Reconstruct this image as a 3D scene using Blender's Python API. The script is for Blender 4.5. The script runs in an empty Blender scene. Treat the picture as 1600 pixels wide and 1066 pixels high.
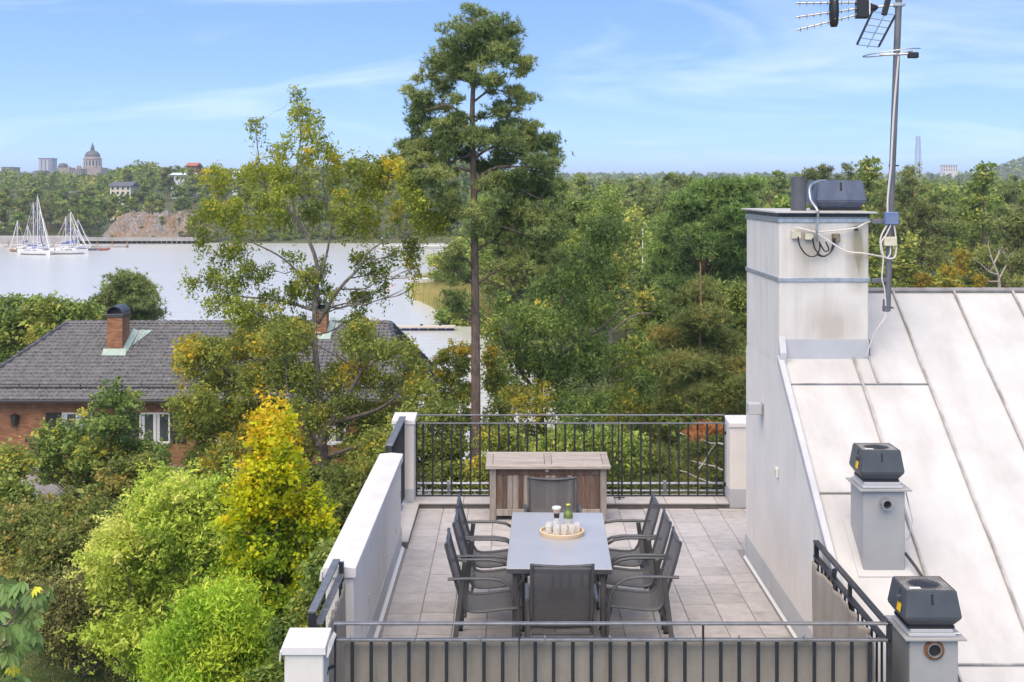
import bpy, bmesh, math, random
import numpy as np
from mathutils import Vector, Matrix
R = math.radians
C = bpy.context.scene.collection
S = bpy.context.scene
F = 2030.0; CZ = 3.9; HY = 295.0          # focal length in photo pixels, eye height above the terrace, horizon row

# ------------------------------------------------------------------ camera
cam = bpy.data.cameras.new('camera'); co = bpy.data.objects.new('camera', cam); C.objects.link(co)
co.location = (0, 0, CZ); co.rotation_euler = (R(90), 0, 0)
cam.sensor_width = 36; cam.lens = 36 * F / 1600; cam.shift_y = -(533 - HY) / 1600
cam.clip_start = .1; cam.clip_end = 20000
S.camera = co

# ------------------------------------------------------------------ sky, sun, exposure
SUN_EL, SUN_AZ = R(62), R(206)            # azimuth clockwise from +Y : behind the camera, to its left
w = bpy.data.worlds.new('World'); S.world = w; w.use_nodes = True
nt = w.node_tree; nt.nodes.clear()
def N(t, ty, **k):
    n = t.nodes.new(ty)
    for a, b in k.items(): setattr(n, a, b)
    return n
out = N(nt, 'ShaderNodeOutputWorld'); bg = N(nt, 'ShaderNodeBackground')
sky = N(nt, 'ShaderNodeTexSky'); sky.sky_type = 'NISHITA'; sky.sun_disc = False
sky.sun_elevation = SUN_EL; sky.sun_rotation = SUN_AZ; sky.altitude = 20; sky.air_density = 1.0; sky.dust_density = 0.2; sky.ozone_density = 1.2
tc = N(nt, 'ShaderNodeTexCoord'); sp = N(nt, 'ShaderNodeSeparateXYZ'); nt.links.new(tc.outputs['Generated'], sp.inputs[0])
def M(t, op, a, b=None, clamp=False):
    n = N(t, 'ShaderNodeMath', operation=op, use_clamp=clamp)
    for i, v in enumerate((a, b)):
        if v is None: continue
        if isinstance(v, (int, float)): n.inputs[i].default_value = v
        else: t.links.new(v, n.inputs[i])
    return n.outputs[0]
zz = M(nt, 'ADD', M(nt, 'MAXIMUM', sp.outputs[2], 0.0), .22)
cx = M(nt, 'DIVIDE', sp.outputs[0], zz); cy = M(nt, 'DIVIDE', sp.outputs[1], zz)
cb = N(nt, 'ShaderNodeCombineXYZ'); nt.links.new(cx, cb.inputs[0]); nt.links.new(cy, cb.inputs[1])
mp = N(nt, 'ShaderNodeMapping'); nt.links.new(cb.outputs[0], mp.inputs[0]); mp.inputs['Location'].default_value = (3.1, 7.7, 0)
mp.inputs['Rotation'].default_value = (0, 0, R(-28)); mp.inputs['Scale'].default_value = (.7, 1.35, 1)
n1 = N(nt, 'ShaderNodeTexNoise'); nt.links.new(mp.outputs[0], n1.inputs['Vector'])
n1.inputs['Scale'].default_value = 1.15; n1.inputs['Detail'].default_value = 7; n1.inputs['Roughness'].default_value = .6; n1.inputs['Distortion'].default_value = .8
rp = N(nt, 'ShaderNodeValToRGB'); nt.links.new(n1.outputs[0], rp.inputs[0])
rp.color_ramp.elements[0].position = .52; rp.color_ramp.elements[1].position = .95
cl = M(nt, 'MULTIPLY', rp.outputs[0], .36)
mx = N(nt, 'ShaderNodeMix', data_type='RGBA'); nt.links.new(cl, mx.inputs[0])
# the clear blue comes down close to the horizon: look the sky up a little higher than the ray
ez = M(nt, 'ADD', M(nt, 'MULTIPLY', M(nt, 'MAXIMUM', sp.outputs[2], 0.0), 2.5), .165)
ev = N(nt, 'ShaderNodeCombineXYZ'); nt.links.new(sp.outputs[0], ev.inputs[0]); nt.links.new(sp.outputs[1], ev.inputs[1]); nt.links.new(ez, ev.inputs[2])
en = N(nt, 'ShaderNodeVectorMath', operation='NORMALIZE'); nt.links.new(ev.outputs[0], en.inputs[0]); nt.links.new(en.outputs[0], sky.inputs[0])
hs = N(nt, 'ShaderNodeHueSaturation'); hs.inputs['Saturation'].default_value = 1.22; hs.inputs['Value'].default_value = 1.0
nt.links.new(sky.outputs[0], hs.inputs['Color'])
tint_ = N(nt, 'ShaderNodeMix', data_type='RGBA', blend_type='MULTIPLY'); tint_.inputs[0].default_value = 1; tint_.inputs[7].default_value = (.99, .97, 1.06, 1)
nt.links.new(hs.outputs[0], tint_.inputs[6]); nt.links.new(tint_.outputs[2], mx.inputs[6]); mx.inputs[7].default_value = (6.2, 6.6, 7.0, 1)
nt.links.new(mx.outputs[2], bg.inputs[0]); bg.inputs[1].default_value = .125
nt.links.new(bg.outputs[0], out.inputs[0])
sun = bpy.data.lights.new('sun', 'SUN'); so = bpy.data.objects.new('sun', sun); C.objects.link(so)
sun.energy = 2.0; sun.angle = R(80); sun.color = (1, .91, .78)
sd = Vector((math.sin(SUN_AZ) * math.cos(SUN_EL), math.cos(SUN_AZ) * math.cos(SUN_EL), math.sin(SUN_EL)))
so.rotation_euler = sd.to_track_quat('Z', 'Y').to_euler(); so.location = (-30, -30, 40)
S.view_settings.view_transform = 'Standard'; S.view_settings.look = 'None'; S.view_settings.gamma = 1
S.view_settings.use_curve_mapping = False; S.view_settings.exposure = 1.52
S.view_settings.use_white_balance = True; S.view_settings.white_balance_temperature = 7900; S.view_settings.white_balance_tint = 10
S.cycles.max_bounces = 10; S.cycles.diffuse_bounces = 6; S.cycles.transmission_bounces = 10; S.cycles.transparent_max_bounces = 12; S.cycles.use_denoising = True

def W(px, py, Y): return Vector(((px - 800) * Y / F, Y, CZ + (HY - py) * Y / F))
def fl(py): return CZ * F / (py - HY)

# ------------------------------------------------------------------ helpers
def tag(o, label=None, cat=None, group=None, kind=None):
    if label: o['label'] = label
    if cat: o['category'] = cat
    if group: o['group'] = group
    if kind: o['kind'] = kind
    return o
def thing(name, loc, label, cat, group=None):
    o = bpy.data.objects.new(name, None); C.objects.link(o); o.location = loc; o.empty_display_size = .2
    return tag(o, label, cat, group)
def wloc(o):
    v = Vector((0, 0, 0))
    while o is not None: v = v + Vector(o.location); o = o.parent
    return v
def kids(o): return [c for c in S.objects if c.parent == o]
def copy_tree(o, parent=None):
    c = o.copy(); C.objects.link(c)
    if parent: c.parent = parent
    for k in TREE.get(o, []):
        d = copy_tree(k, c); TREE.setdefault(c, []).append(d)
    return c
TREE = {}
class MB:
    def __init__(s): s.v = []; s.f = []; s.mi = []; s.m = 0
    def add(s, vs, fs):
        n = len(s.v); s.v += [tuple(v) for v in vs]; s.f += [tuple(i + n for i in f) for f in fs]; s.mi += [s.m] * len(fs); return s
    def box(s, x0, x1, y0, y1, z0, z1):
        return s.add([(x0,y0,z0),(x1,y0,z0),(x1,y1,z0),(x0,y1,z0),(x0,y0,z1),(x1,y0,z1),(x1,y1,z1),(x0,y1,z1)],
                     [(0,3,2,1),(4,5,6,7),(0,1,5,4),(1,2,6,5),(2,3,7,6),(3,0,4,7)])
    def hexa(s, b, t):   # bottom quad, top quad (ccw seen from above)
        return s.add(list(b) + list(t), [(0,3,2,1),(4,5,6,7),(0,1,5,4),(1,2,6,5),(2,3,7,6),(3,0,4,7)])
    def bar(s, a, b, w, h, up=(0,0,1)):   # rectangular bar from a to b
        a = Vector(a); b = Vector(b); d = (b - a).normalized(); u = Vector(up)
        sd = d.cross(u)
        if sd.length < 1e-4: sd = d.cross(Vector((0,1,0)))
        sd.normalize(); u = sd.cross(d).normalized(); sd *= w / 2; u = u * (h / 2)
        return s.hexa([a-sd-u, a+sd-u, b+sd-u, b-sd-u], [a-sd+u, a+sd+u, b+sd+u, b-sd+u])
    def tube(s, pts, r, n=8, cap=True):
        pts = [Vector(p) for p in pts]; k = len(pts)
        rs = r if isinstance(r, (list, tuple)) else [r] * k
        base = len(s.v); prev = None; V = []
        for i, p in enumerate(pts):
            d = (pts[min(i+1, k-1)] - pts[max(i-1, 0)])
            d = d.normalized() if d.length > 1e-9 else Vector((0,0,1))
            if prev is None:
                a = d.cross(Vector((0,0,1)))
                if a.length < 1e-3: a = d.cross(Vector((0,1,0)))
            else: a = prev - d * prev.dot(d)
            if a.length < 1e-6: a = d.orthogonal()
            a.normalize(); prev = a; b = d.cross(a)
            for j in range(n):
                t = 2 * math.pi * j / n; V.append(p + (a * math.cos(t) + b * math.sin(t)) * rs[i])
        Fs = []
        for i in range(k - 1):
            for j in range(n):
                j2 = (j + 1) % n; Fs.append((i*n+j, i*n+j2, (i+1)*n+j2, (i+1)*n+j))
        if cap: Fs.append(tuple(range(n))[::-1]); Fs.append(tuple((k-1)*n + j for j in range(n)))
        return s.add(V, Fs)
    def lathe(s, prof, c=(0,0,0), n=24, closed=False):
        V = []; Fs = []; k = len(prof)
        for (r, z) in prof:
            for j in range(n):
                t = 2 * math.pi * j / n; V.append((c[0] + r*math.cos(t), c[1] + r*math.sin(t), c[2] + z))
        for i in range(k - 1 + (1 if closed else 0)):
            i2 = (i + 1) % k
            for j in range(n):
                j2 = (j + 1) % n; Fs.append((i*n+j, i*n+j2, i2*n+j2, i2*n+j))
        if not closed:
            if prof[0][0] > 1e-5: Fs.append(tuple(range(n))[::-1])
            if prof[-1][0] > 1e-5: Fs.append(tuple((k-1)*n + j for j in range(n)))
        return s.add(V, Fs)
    def prism(s, poly, a, b):   # poly: list of 3d points; extruded by vector b-a offsets
        n = len(poly); a = Vector(a); b = Vector(b)
        return s.add([Vector(p)+a for p in poly] + [Vector(p)+b for p in poly],
                     [tuple(range(n))[::-1], tuple(range(n, 2*n))] + [(i, (i+1) % n, n + (i+1) % n, n + i) for i in range(n)])
    def ico(s, c, r, sx=1, sy=1, sz=1, sub=1):
        bm = bmesh.new(); bmesh.ops.create_icosphere(bm, subdivisions=sub, radius=r)
        bm.verts.ensure_lookup_table()
        s.add([(c[0]+v.co.x*sx, c[1]+v.co.y*sy, c[2]+v.co.z*sz) for v in bm.verts], [[v.index for v in f.verts] for f in bm.faces]); bm.free(); return s
    def mesh(s, name, mats, off=(0,0,0), bevel=0, smooth=False, seg=1):
        me = bpy.data.meshes.new(name)
        me.from_pydata([(v[0]-off[0], v[1]-off[1], v[2]-off[2]) for v in s.v], [], s.f)
        for m in (mats if isinstance(mats, (list, tuple)) else [mats]): me.materials.append(m)
        if any(s.mi): me.polygons.foreach_set('material_index', s.mi)
        bm = bmesh.new(); bm.from_mesh(me); bmesh.ops.recalc_face_normals(bm, faces=bm.faces)
        if bevel:
            ed = [e for e in bm.edges if len(e.link_faces) == 2 and e.calc_face_angle(0) > .5]
            bmesh.ops.bevel(bm, geom=ed, offset=bevel, segments=seg, affect='EDGES', clamp_overlap=True)
        bm.to_mesh(me); bm.free()
        if smooth:
            me.polygons.foreach_set('use_smooth', [True] * len(me.polygons))
            if smooth != 'all': me.set_sharp_from_angle(angle=R(40))
        return me
    def build(s, name, mats, parent=None, bevel=0, smooth=False, seg=1, **tg):
        off = wloc(parent) if parent else Vector((0,0,0))
        o = bpy.data.objects.new(name, s.mesh(name, mats, off, bevel, smooth, seg)); C.objects.link(o)
        if parent: o.parent = parent; TREE.setdefault(parent, []).append(o)
        return tag(o, **tg)
def obj(name, me, parent=None, loc=None, **tg):
    o = bpy.data.objects.new(name, me); C.objects.link(o)
    if parent: o.parent = parent; TREE.setdefault(parent, []).append(o)
    if loc is not None: o.location = loc
    return tag(o, **tg)
def np_mesh(name, V, Fc, mat, t=None, smooth=False, mi=None):
    V = np.asarray(V, np.float32); Fc = np.asarray(Fc, np.int32); n, k = Fc.shape
    me = bpy.data.meshes.new(name)
    me.vertices.add(len(V)); me.vertices.foreach_set('co', V.ravel())
    me.loops.add(n * k); me.loops.foreach_set('vertex_index', Fc.ravel())
    me.polygons.add(n); me.polygons.foreach_set('loop_start', np.arange(0, n*k, k, dtype=np.int32))
    for m in (mat if isinstance(mat, (list, tuple)) else [mat]): me.materials.append(m)
    if mi is not None: me.polygons.foreach_set('material_index', np.asarray(mi, np.int32))
    if t is not None:
        a = me.attributes.new('tint', 'FLOAT', 'POINT'); a.data.foreach_set('value', np.asarray(t, np.float32))
    me.update(calc_edges=True)
    if smooth: me.polygons.foreach_set('use_smooth', [True] * n)
    return me

# ------------------------------------------------------------------ materials
MAT = {}
def mat(name, c1, c2=None, scale=4.0, rough=.6, metal=0., bump=0., bscale=40., detail=5, stretch=None, rand=0., c3=None, c3pos=.62, c3scale=1.0, spec=.5, lo=.35, hi=.65):
    if name in MAT: return MAT[name]
    m = bpy.data.materials.new(name); MAT[name] = m; m.use_nodes = True; t = m.node_tree; b = t.nodes['Principled BSDF']
    b.inputs['Roughness'].default_value = rough; b.inputs['Metallic'].default_value = metal; b.inputs['Specular IOR Level'].default_value = spec
    tcn = N(t, 'ShaderNodeTexCoord'); vec = tcn.outputs['Object']
    if rand:
        oi = N(t, 'ShaderNodeObjectInfo'); sc = N(t, 'ShaderNodeVectorMath', operation='ADD')
        cmb = N(t, 'ShaderNodeCombineXYZ'); r = M(t, 'MULTIPLY', oi.outputs['Random'], 37.0)
        for i in range(3): t.links.new(r, cmb.inputs[i])
        t.links.new(vec, sc.inputs[0]); t.links.new(cmb.outputs[0], sc.inputs[1]); vec = sc.outputs[0]
    if stretch:
        mpn = N(t, 'ShaderNodeMapping'); t.links.new(vec, mpn.inputs[0]); mpn.inputs['Scale'].default_value = stretch; vec = mpn.outputs[0]
    col = None
    if c2 is not None:
        nz = N(t, 'ShaderNodeTexNoise'); t.links.new(vec, nz.inputs['Vector']); nz.inputs['Scale'].default_value = scale; nz.inputs['Detail'].default_value = detail; nz.inputs['Roughness'].default_value = .62
        r = N(t, 'ShaderNodeValToRGB'); t.links.new(nz.outputs[0], r.inputs[0])
        r.color_ramp.elements[0].position = lo; r.color_ramp.elements[1].position = hi
        r.color_ramp.elements[0].color = (*c1, 1); r.color_ramp.elements[1].color = (*c2, 1); col = r.outputs[0]
    if c3 is not None:
        nz = N(t, 'ShaderNodeTexNoise'); t.links.new(vec, nz.inputs['Vector']); nz.inputs['Scale'].default_value = c3scale; nz.inputs['Detail'].default_value = 8; nz.inputs['Roughness'].default_value = .7
        r = N(t, 'ShaderNodeValToRGB'); t.links.new(nz.outputs[0], r.inputs[0]); r.color_ramp.elements[0].position = c3pos; r.color_ramp.elements[1].position = min(1, c3pos + .16)
        q = N(t, 'ShaderNodeMix', data_type='RGBA'); t.links.new(r.outputs[0], q.inputs[0])
        if col is not None: t.links.new(col, q.inputs[6])
        else: q.inputs[6].default_value = (*c1, 1)
        q.inputs[7].default_value = (*c3, 1); col = q.outputs[2]
    if rand:
        q = N(t, 'ShaderNodeHueSaturation'); v = M(t, 'ADD', M(t, 'MULTIPLY', M(t, 'SUBTRACT', oi.outputs['Random'], .5), 2 * rand), 1.0)
        t.links.new(v, q.inputs['Value'])
        if col is not None: t.links.new(col, q.inputs['Color'])
        else: q.inputs['Color'].default_value = (*c1, 1)
        col = q.outputs[0]
    if col is not None: t.links.new(col, b.inputs['Base Color'])
    else: b.inputs['Base Color'].default_value = (*c1, 1)
    if bump:
        nz = N(t, 'ShaderNodeTexNoise'); t.links.new(vec, nz.inputs['Vector']); nz.inputs['Scale'].default_value = bscale; nz.inputs['Detail'].default_value = 4
        bp = N(t, 'ShaderNodeBump'); bp.inputs['Strength'].default_value = bump; bp.inputs['Distance'].default_value = .02
        t.links.new(nz.outputs[0], bp.inputs['Height']); t.links.new(bp.outputs[0], b.inputs['Normal'])
    return m
LEAF = 2.35
def leaf_mat(name, stops, trans=.35, hv=.02, vv=.25, rough=.55):
    m = bpy.data.materials.new(name); MAT[name] = m; m.use_nodes = True; t = m.node_tree; t.nodes.clear()
    o = N(t, 'ShaderNodeOutputMaterial'); a = N(t, 'ShaderNodeAttribute', attribute_name='tint')
    r = N(t, 'ShaderNodeValToRGB'); t.links.new(a.outputs['Fac'], r.inputs[0])
    el = r.color_ramp.elements
    while len(el) < len(stops): el.new(.5)
    for e, (p, c) in zip(el, stops): e.position = p; e.color = (*[min(.66, q * LEAF) for q in c], 1)
    oi = N(t, 'ShaderNodeObjectInfo'); h = N(t, 'ShaderNodeHueSaturation'); t.links.new(r.outputs[0], h.inputs['Color'])
    t.links.new(M(t, 'ADD', M(t, 'MULTIPLY', M(t, 'SUBTRACT', oi.outputs['Random'], .5), 2*hv), .5), h.inputs['Hue'])
    t.links.new(M(t, 'ADD', M(t, 'MULTIPLY', M(t, 'SUBTRACT', M(t, 'FRACT', M(t, 'MULTIPLY', oi.outputs['Random'], 7.13)), .5), 2*vv), 1.0), h.inputs['Value'])
    d = N(t, 'ShaderNodeBsdfPrincipled'); d.inputs['Roughness'].default_value = rough; d.inputs['Specular IOR Level'].default_value = .25
    tr = N(t, 'ShaderNodeBsdfTranslucent'); mxs = N(t, 'ShaderNodeMixShader'); mxs.inputs[0].default_value = trans
    t.links.new(h.outputs[0], d.inputs['Base Color']); t.links.new(h.outputs[0], tr.inputs[0])
    t.links.new(d.outputs[0], mxs.inputs[1]); t.links.new(tr.outputs[0], mxs.inputs[2]); t.links.new(mxs.outputs[0], o.inputs[0])
    return m
def stained(name, c1, c2, stain, amt=.5, rough=.75, bump=.15, streak=(7, 7, .6), bscale=160.):
    """render or painted metal with fine mottling and vertical weather streaks"""
    m = mat(name, c1, c2, 2.2, rough, 0, bump, bscale, spec=.3); t = m.node_tree; b = t.nodes['Principled BSDF']
    src = b.inputs['Base Color'].links[0].from_socket
    tcn = N(t, 'ShaderNodeTexCoord'); mpn = N(t, 'ShaderNodeMapping'); t.links.new(tcn.outputs['Object'], mpn.inputs[0]); mpn.inputs['Scale'].default_value = streak
    nz = N(t, 'ShaderNodeTexNoise'); t.links.new(mpn.outputs[0], nz.inputs['Vector']); nz.inputs['Scale'].default_value = 1.; nz.inputs['Detail'].default_value = 7; nz.inputs['Roughness'].default_value = .65
    r = N(t, 'ShaderNodeValToRGB'); t.links.new(nz.outputs[0], r.inputs[0]); r.color_ramp.elements[0].position = .50; r.color_ramp.elements[1].position = .78
    q = N(t, 'ShaderNodeMix', data_type='RGBA'); t.links.new(M(t, 'MULTIPLY', r.outputs[0], amt), q.inputs[0]); t.links.new(src, q.inputs[6]); q.inputs[7].default_value = (*stain, 1)
    t.links.new(q.outputs[2], b.inputs['Base Color'])
    return m
m_render = stained('white_render', (.60,.562,.512), (.65,.612,.562), (.40,.355,.30), .24)
m_coping = stained('white_coping_sheet', (.53,.515,.495), (.59,.575,.555), (.36,.335,.30), .32, .45, .05, (2,2,2), 60.)
m_chim = stained('chimney_render', (.565,.532,.488), (.62,.588,.545), (.30,.26,.20), .42, .8, .2, (9,9,.55))
m_roof = stained('white_roof_sheet', (.405,.399,.388), (.468,.462,.450), (.24,.22,.20), .38, .5, .06, (2.8,.9,.9), 50.)
m_seam = mat('roof_seam', (.22,.21,.20), (.40,.385,.365), 5, .5)  # darker than the sheets: the seams' shadow lines are put into this colour
def local_stain(m, x0, x1, z0, z1, col):
    t = m.node_tree; b = t.nodes['Principled BSDF']; src = b.inputs['Base Color'].links[0].from_socket
    tcn = N(t, 'ShaderNodeTexCoord'); s1 = N(t, 'ShaderNodeSeparateXYZ'); t.links.new(tcn.outputs['Object'], s1.inputs[0])
    nzn = N(t, 'ShaderNodeTexNoise'); mpn = N(t, 'ShaderNodeMapping'); mpn.inputs['Scale'].default_value = (16,16,3); t.links.new(tcn.outputs['Object'], mpn.inputs[0]); t.links.new(mpn.outputs[0], nzn.inputs[0]); nzn.inputs['Scale'].default_value = 1; nzn.inputs['Detail'].default_value = 8
    def band(v, a, c):
        mid, hw_ = (a+c)/2, (c-a)/2; return M(t, 'SUBTRACT', 1.0, M(t, 'DIVIDE', M(t, 'ABSOLUTE', M(t, 'SUBTRACT', v, mid)), hw_), True)
    f = M(t, 'MULTIPLY', M(t, 'MULTIPLY', band(s1.outputs[0], x0, x1), band(s1.outputs[2], z0, z1)), M(t, 'MULTIPLY', nzn.outputs[0], 3.2), True)
    q = N(t, 'ShaderNodeMix', data_type='RGBA'); t.links.new(f, q.inputs[0]); t.links.new(src, q.inputs[6]); q.inputs[7].default_value = (*col, 1); t.links.new(q.outputs[2], b.inputs['Base Color'])
local_stain(m_chim, .60, .86, 11.50, 12.35, (.27,.245,.18)); local_stain(m_chim, .12, .42, 11.55, 12.3, (.42,.385,.335)); local_stain(m_chim, .15, .80, 10.95, 11.5, (.43,.39,.345))
m_flash = mat('grey_flashing', (.36,.37,.385), (.42,.43,.44), 3, .5, 0, .03, 20)
m_box = stained('grey_vent_sheet', (.285,.285,.285), (.33,.328,.322), (.2,.185,.165), .4, .5, .04, (6,6,1), 40.)
m_fan = mat('fan_housing', (.045,.052,.060), (.06,.067,.075), 8, .42, 0, .05, 90)
m_fanold = mat('weathered_fan_housing', (.055,.075,.115), (.085,.11,.16), 5, .5, 0, .08, 60, c3=(.45,.46,.48), c3pos=.64, c3scale=7, stretch=(3,3,.5))
m_black = mat('black_plastic', (.012,.012,.013), rough=.5)
m_dark = mat('dark_rail_paint', (.014,.015,.018), (.024,.026,.03), 12, .42)
m_railtop = mat('worn_grey_rail', (.12,.122,.13), (.20,.20,.205), 9, .38, .35)
m_alu = mat('chair_frame', (.058,.06,.064), (.082,.085,.09), 6, .42, .25)
m_galv = mat('galvanised', (.32,.33,.34), (.45,.46,.47), 14, .38, .7)
m_mast = mat('mast_steel', (.115,.12,.135), (.17,.165,.17), 4, .5, .35)
m_white = mat('white_plastic', (.62,.61,.585), rough=.4)
m_cable = mat('white_cable', (.55,.52,.48), rough=.5)
m_cream = mat('cream_plastic', (.58,.53,.40), (.50,.45,.33), 20, .5)
m_bluebox = mat('blue_junction_box', (.10,.15,.27), (.14,.19,.31), 10, .5)
m_tile = mat('slate_floor_tile', (.335,.315,.30), (.41,.385,.368), 9, .62, 0, .35, 45, rand=.10, c3=(.215,.195,.183), c3pos=.58, c3scale=2.3)
m_grout = mat('floor_grout', (.20,.186,.174), (.25,.235,.22), 12, .9)
m_kerbtile = mat('kerb_coping', (.36,.335,.315), (.42,.395,.375), 6, .65, 0, .2, 60, rand=.06)
m_dkerb = mat('kerb_riser', (.10,.092,.085), (.15,.138,.13), 8, .8)
m_teak = mat('weathered_teak', (.20,.17,.148), (.31,.28,.255), 5, .7, 0, .35, 40, stretch=(6,6,.7), rand=.14, c3=(.15,.115,.095), c3pos=.60, c3scale=2)
m_teakflat = mat('weathered_teak_lid', (.25,.215,.185), (.37,.33,.295), 5, .7, 0, .35, 40, stretch=(.7,9,6), rand=.10, c3=(.22,.16,.125), c3pos=.62, c3scale=2)
m_teakred = mat('red_teak', (.072,.040,.028), (.125,.070,.048), 5, .55, 0, .3, 40, stretch=(6,6,.7), rand=.30, c3=(.17,.14,.12), c3pos=.50, c3scale=2.6)
m_top = mat('grey_table_glass', (.285,.30,.322), (.32,.335,.357), 2, .24, 0, .02, 200)
m_tray = mat('pale_birch_tray', (.56,.41,.26), (.62,.48,.33), 4, .5, stretch=(1,1,6))
m_green = mat('green_silicone', (.10,.155,.035), rough=.45)
m_lime = mat('lime_silicone', (.52,.55,.09), rough=.45)
m_cork = mat('cork', (.50,.34,.23), (.60,.44,.33), 60, .9)
m_curtain = stained('taupe_screen_cloth', (.245,.215,.178), (.29,.257,.217), (.15,.12,.085), .6, .9, .25, (5,5,.8), 90.)
m_brick = bpy.data.materials.new('red_brick')
m_bark = mat('bark', (.055,.043,.035), (.12,.095,.08), 6, .95, 0, .9, 14, stretch=(3,3,.6))
m_pinebark = mat('pine_bark', (.085,.060,.048), (.20,.14,.11), 5, .95, 0, 1., 10, stretch=(3,3,.7))
m_pineorange = mat('orange_pine_bark', (.19,.095,.045), (.30,.16,.08), 5, .9, 0, .6, 12, stretch=(3,3,.8))
m_birchbark = mat('birch_bark', (.12,.10,.08), (.24,.21,.175), 5, .85, 0, .4, 18, stretch=(2,2,1), c3=(.04,.035,.03), c3pos=.52, c3scale=3)
m_deadbark = mat('bleached_bark', (.32,.28,.24), (.45,.41,.36), 5, .9)
def glass_mat(name, col=(1,1,1), rough=.02):
    m = bpy.data.materials.new(name); m.use_nodes = True; b = m.node_tree.nodes['Principled BSDF']
    b.inputs['Base Color'].default_value = (*col, 1); b.inputs['Transmission Weight'].default_value = 1; b.inputs['Roughness'].default_value = rough; b.inputs['IOR'].default_value = 1.45
    return m
m_glass = glass_mat('clear_glass', (.97,.97,.95), .12); m_glass.node_tree.nodes['Principled BSDF'].inputs['Transmission Weight'].default_value = .72
m_pane = mat('window_glass', (.035,.045,.05), (.08,.09,.095), 1.5, .06, spec=.8)
def sling_mat():
    m = bpy.data.materials.new('charcoal_sling'); m.use_nodes = True; t = m.node_tree; b = t.nodes['Principled BSDF']; o = t.nodes['Material Output']
    b.inputs['Base Color'].default_value = (.088,.088,.09,1); b.inputs['Roughness'].default_value = .7
    tcn = N(t, 'ShaderNodeTexCoord'); nz = N(t, 'ShaderNodeTexNoise'); t.links.new(tcn.outputs['Object'], nz.inputs[0]); nz.inputs['Scale'].default_value = 300
    bp = N(t, 'ShaderNodeBump'); bp.inputs['Strength'].default_value = .3; t.links.new(nz.outputs[0], bp.inputs['Height']); t.links.new(bp.outputs[0], b.inputs['Normal'])
    tp = N(t, 'ShaderNodeBsdfTransparent'); ms = N(t, 'ShaderNodeMixShader'); ms.inputs[0].default_value = .34
    t.links.new(b.outputs[0], ms.inputs[1]); t.links.new(tp.outputs[0], ms.inputs[2]); t.links.new(ms.outputs[0], o.inputs[0]); return m
m_sling = sling_mat()
def brick_setup(m, sc=1.0):
    m.use_nodes = True; t = m.node_tree; b = t.nodes['Principled BSDF']; b.inputs['Roughness'].default_value = .85
    tcn = N(t, 'ShaderNodeTexCoord'); geo = N(t, 'ShaderNodeNewGeometry'); s1 = N(t, 'ShaderNodeSeparateXYZ'); s2 = N(t, 'ShaderNodeSeparateXYZ')
    t.links.new(tcn.outputs['Object'], s1.inputs[0]); t.links.new(geo.outputs['Normal'], s2.inputs[0])
    fx = M(t, 'GREATER_THAN', M(t, 'ABSOLUTE', s2.outputs[0]), .5)
    u = M(t, 'ADD', M(t, 'MULTIPLY', s1.outputs[0], M(t, 'SUBTRACT', 1.0, fx)), M(t, 'MULTIPLY', s1.outputs[1], fx))
    cmb = N(t, 'ShaderNodeCombineXYZ'); t.links.new(u, cmb.inputs[0]); t.links.new(s1.outputs[2], cmb.inputs[1])
    br = N(t, 'ShaderNodeTexBrick'); t.links.new(cmb.outputs[0], br.inputs['Vector']); br.inputs['Scale'].default_value = 1.0
    br.inputs['Brick Width'].default_value = .26 * sc; br.inputs['Row Height'].default_value = .080 * sc; br.inputs['Mortar Size'].default_value = .009 * sc; br.inputs['Mortar Smooth'].default_value = .2; br.inputs['Bias'].default_value = -.1
    br.inputs['Color1'].default_value = (.29,.11,.045,1); br.inputs['Color2'].default_value = (.43,.19,.08,1); br.inputs['Mortar'].default_value = (.17,.125,.10,1)
    nz = N(t, 'ShaderNodeTexNoise'); t.links.new(tcn.outputs['Object'], nz.inputs[0]); nz.inputs['Scale'].default_value = 2.5; nz.inputs['Detail'].default_value = 6
    h = N(t, 'ShaderNodeHueSaturation'); t.links.new(br.outputs['Color'], h.inputs['Color']); t.links.new(M(t, 'ADD', M(t, 'MULTIPLY', nz.outputs[0], .9), .5), h.inputs['Value'])
    t.links.new(h.outputs[0], b.inputs['Base Color'])
    bp = N(t, 'ShaderNodeBump'); bp.inputs['Strength'].default_value = .7; bp.inputs['Distance'].default_value = .02; t.links.new(br.outputs['Fac'], bp.inputs['Height']); bp.invert = True
    t.links.new(bp.outputs[0], b.inputs['Normal'])
brick_setup(m_brick)

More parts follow.
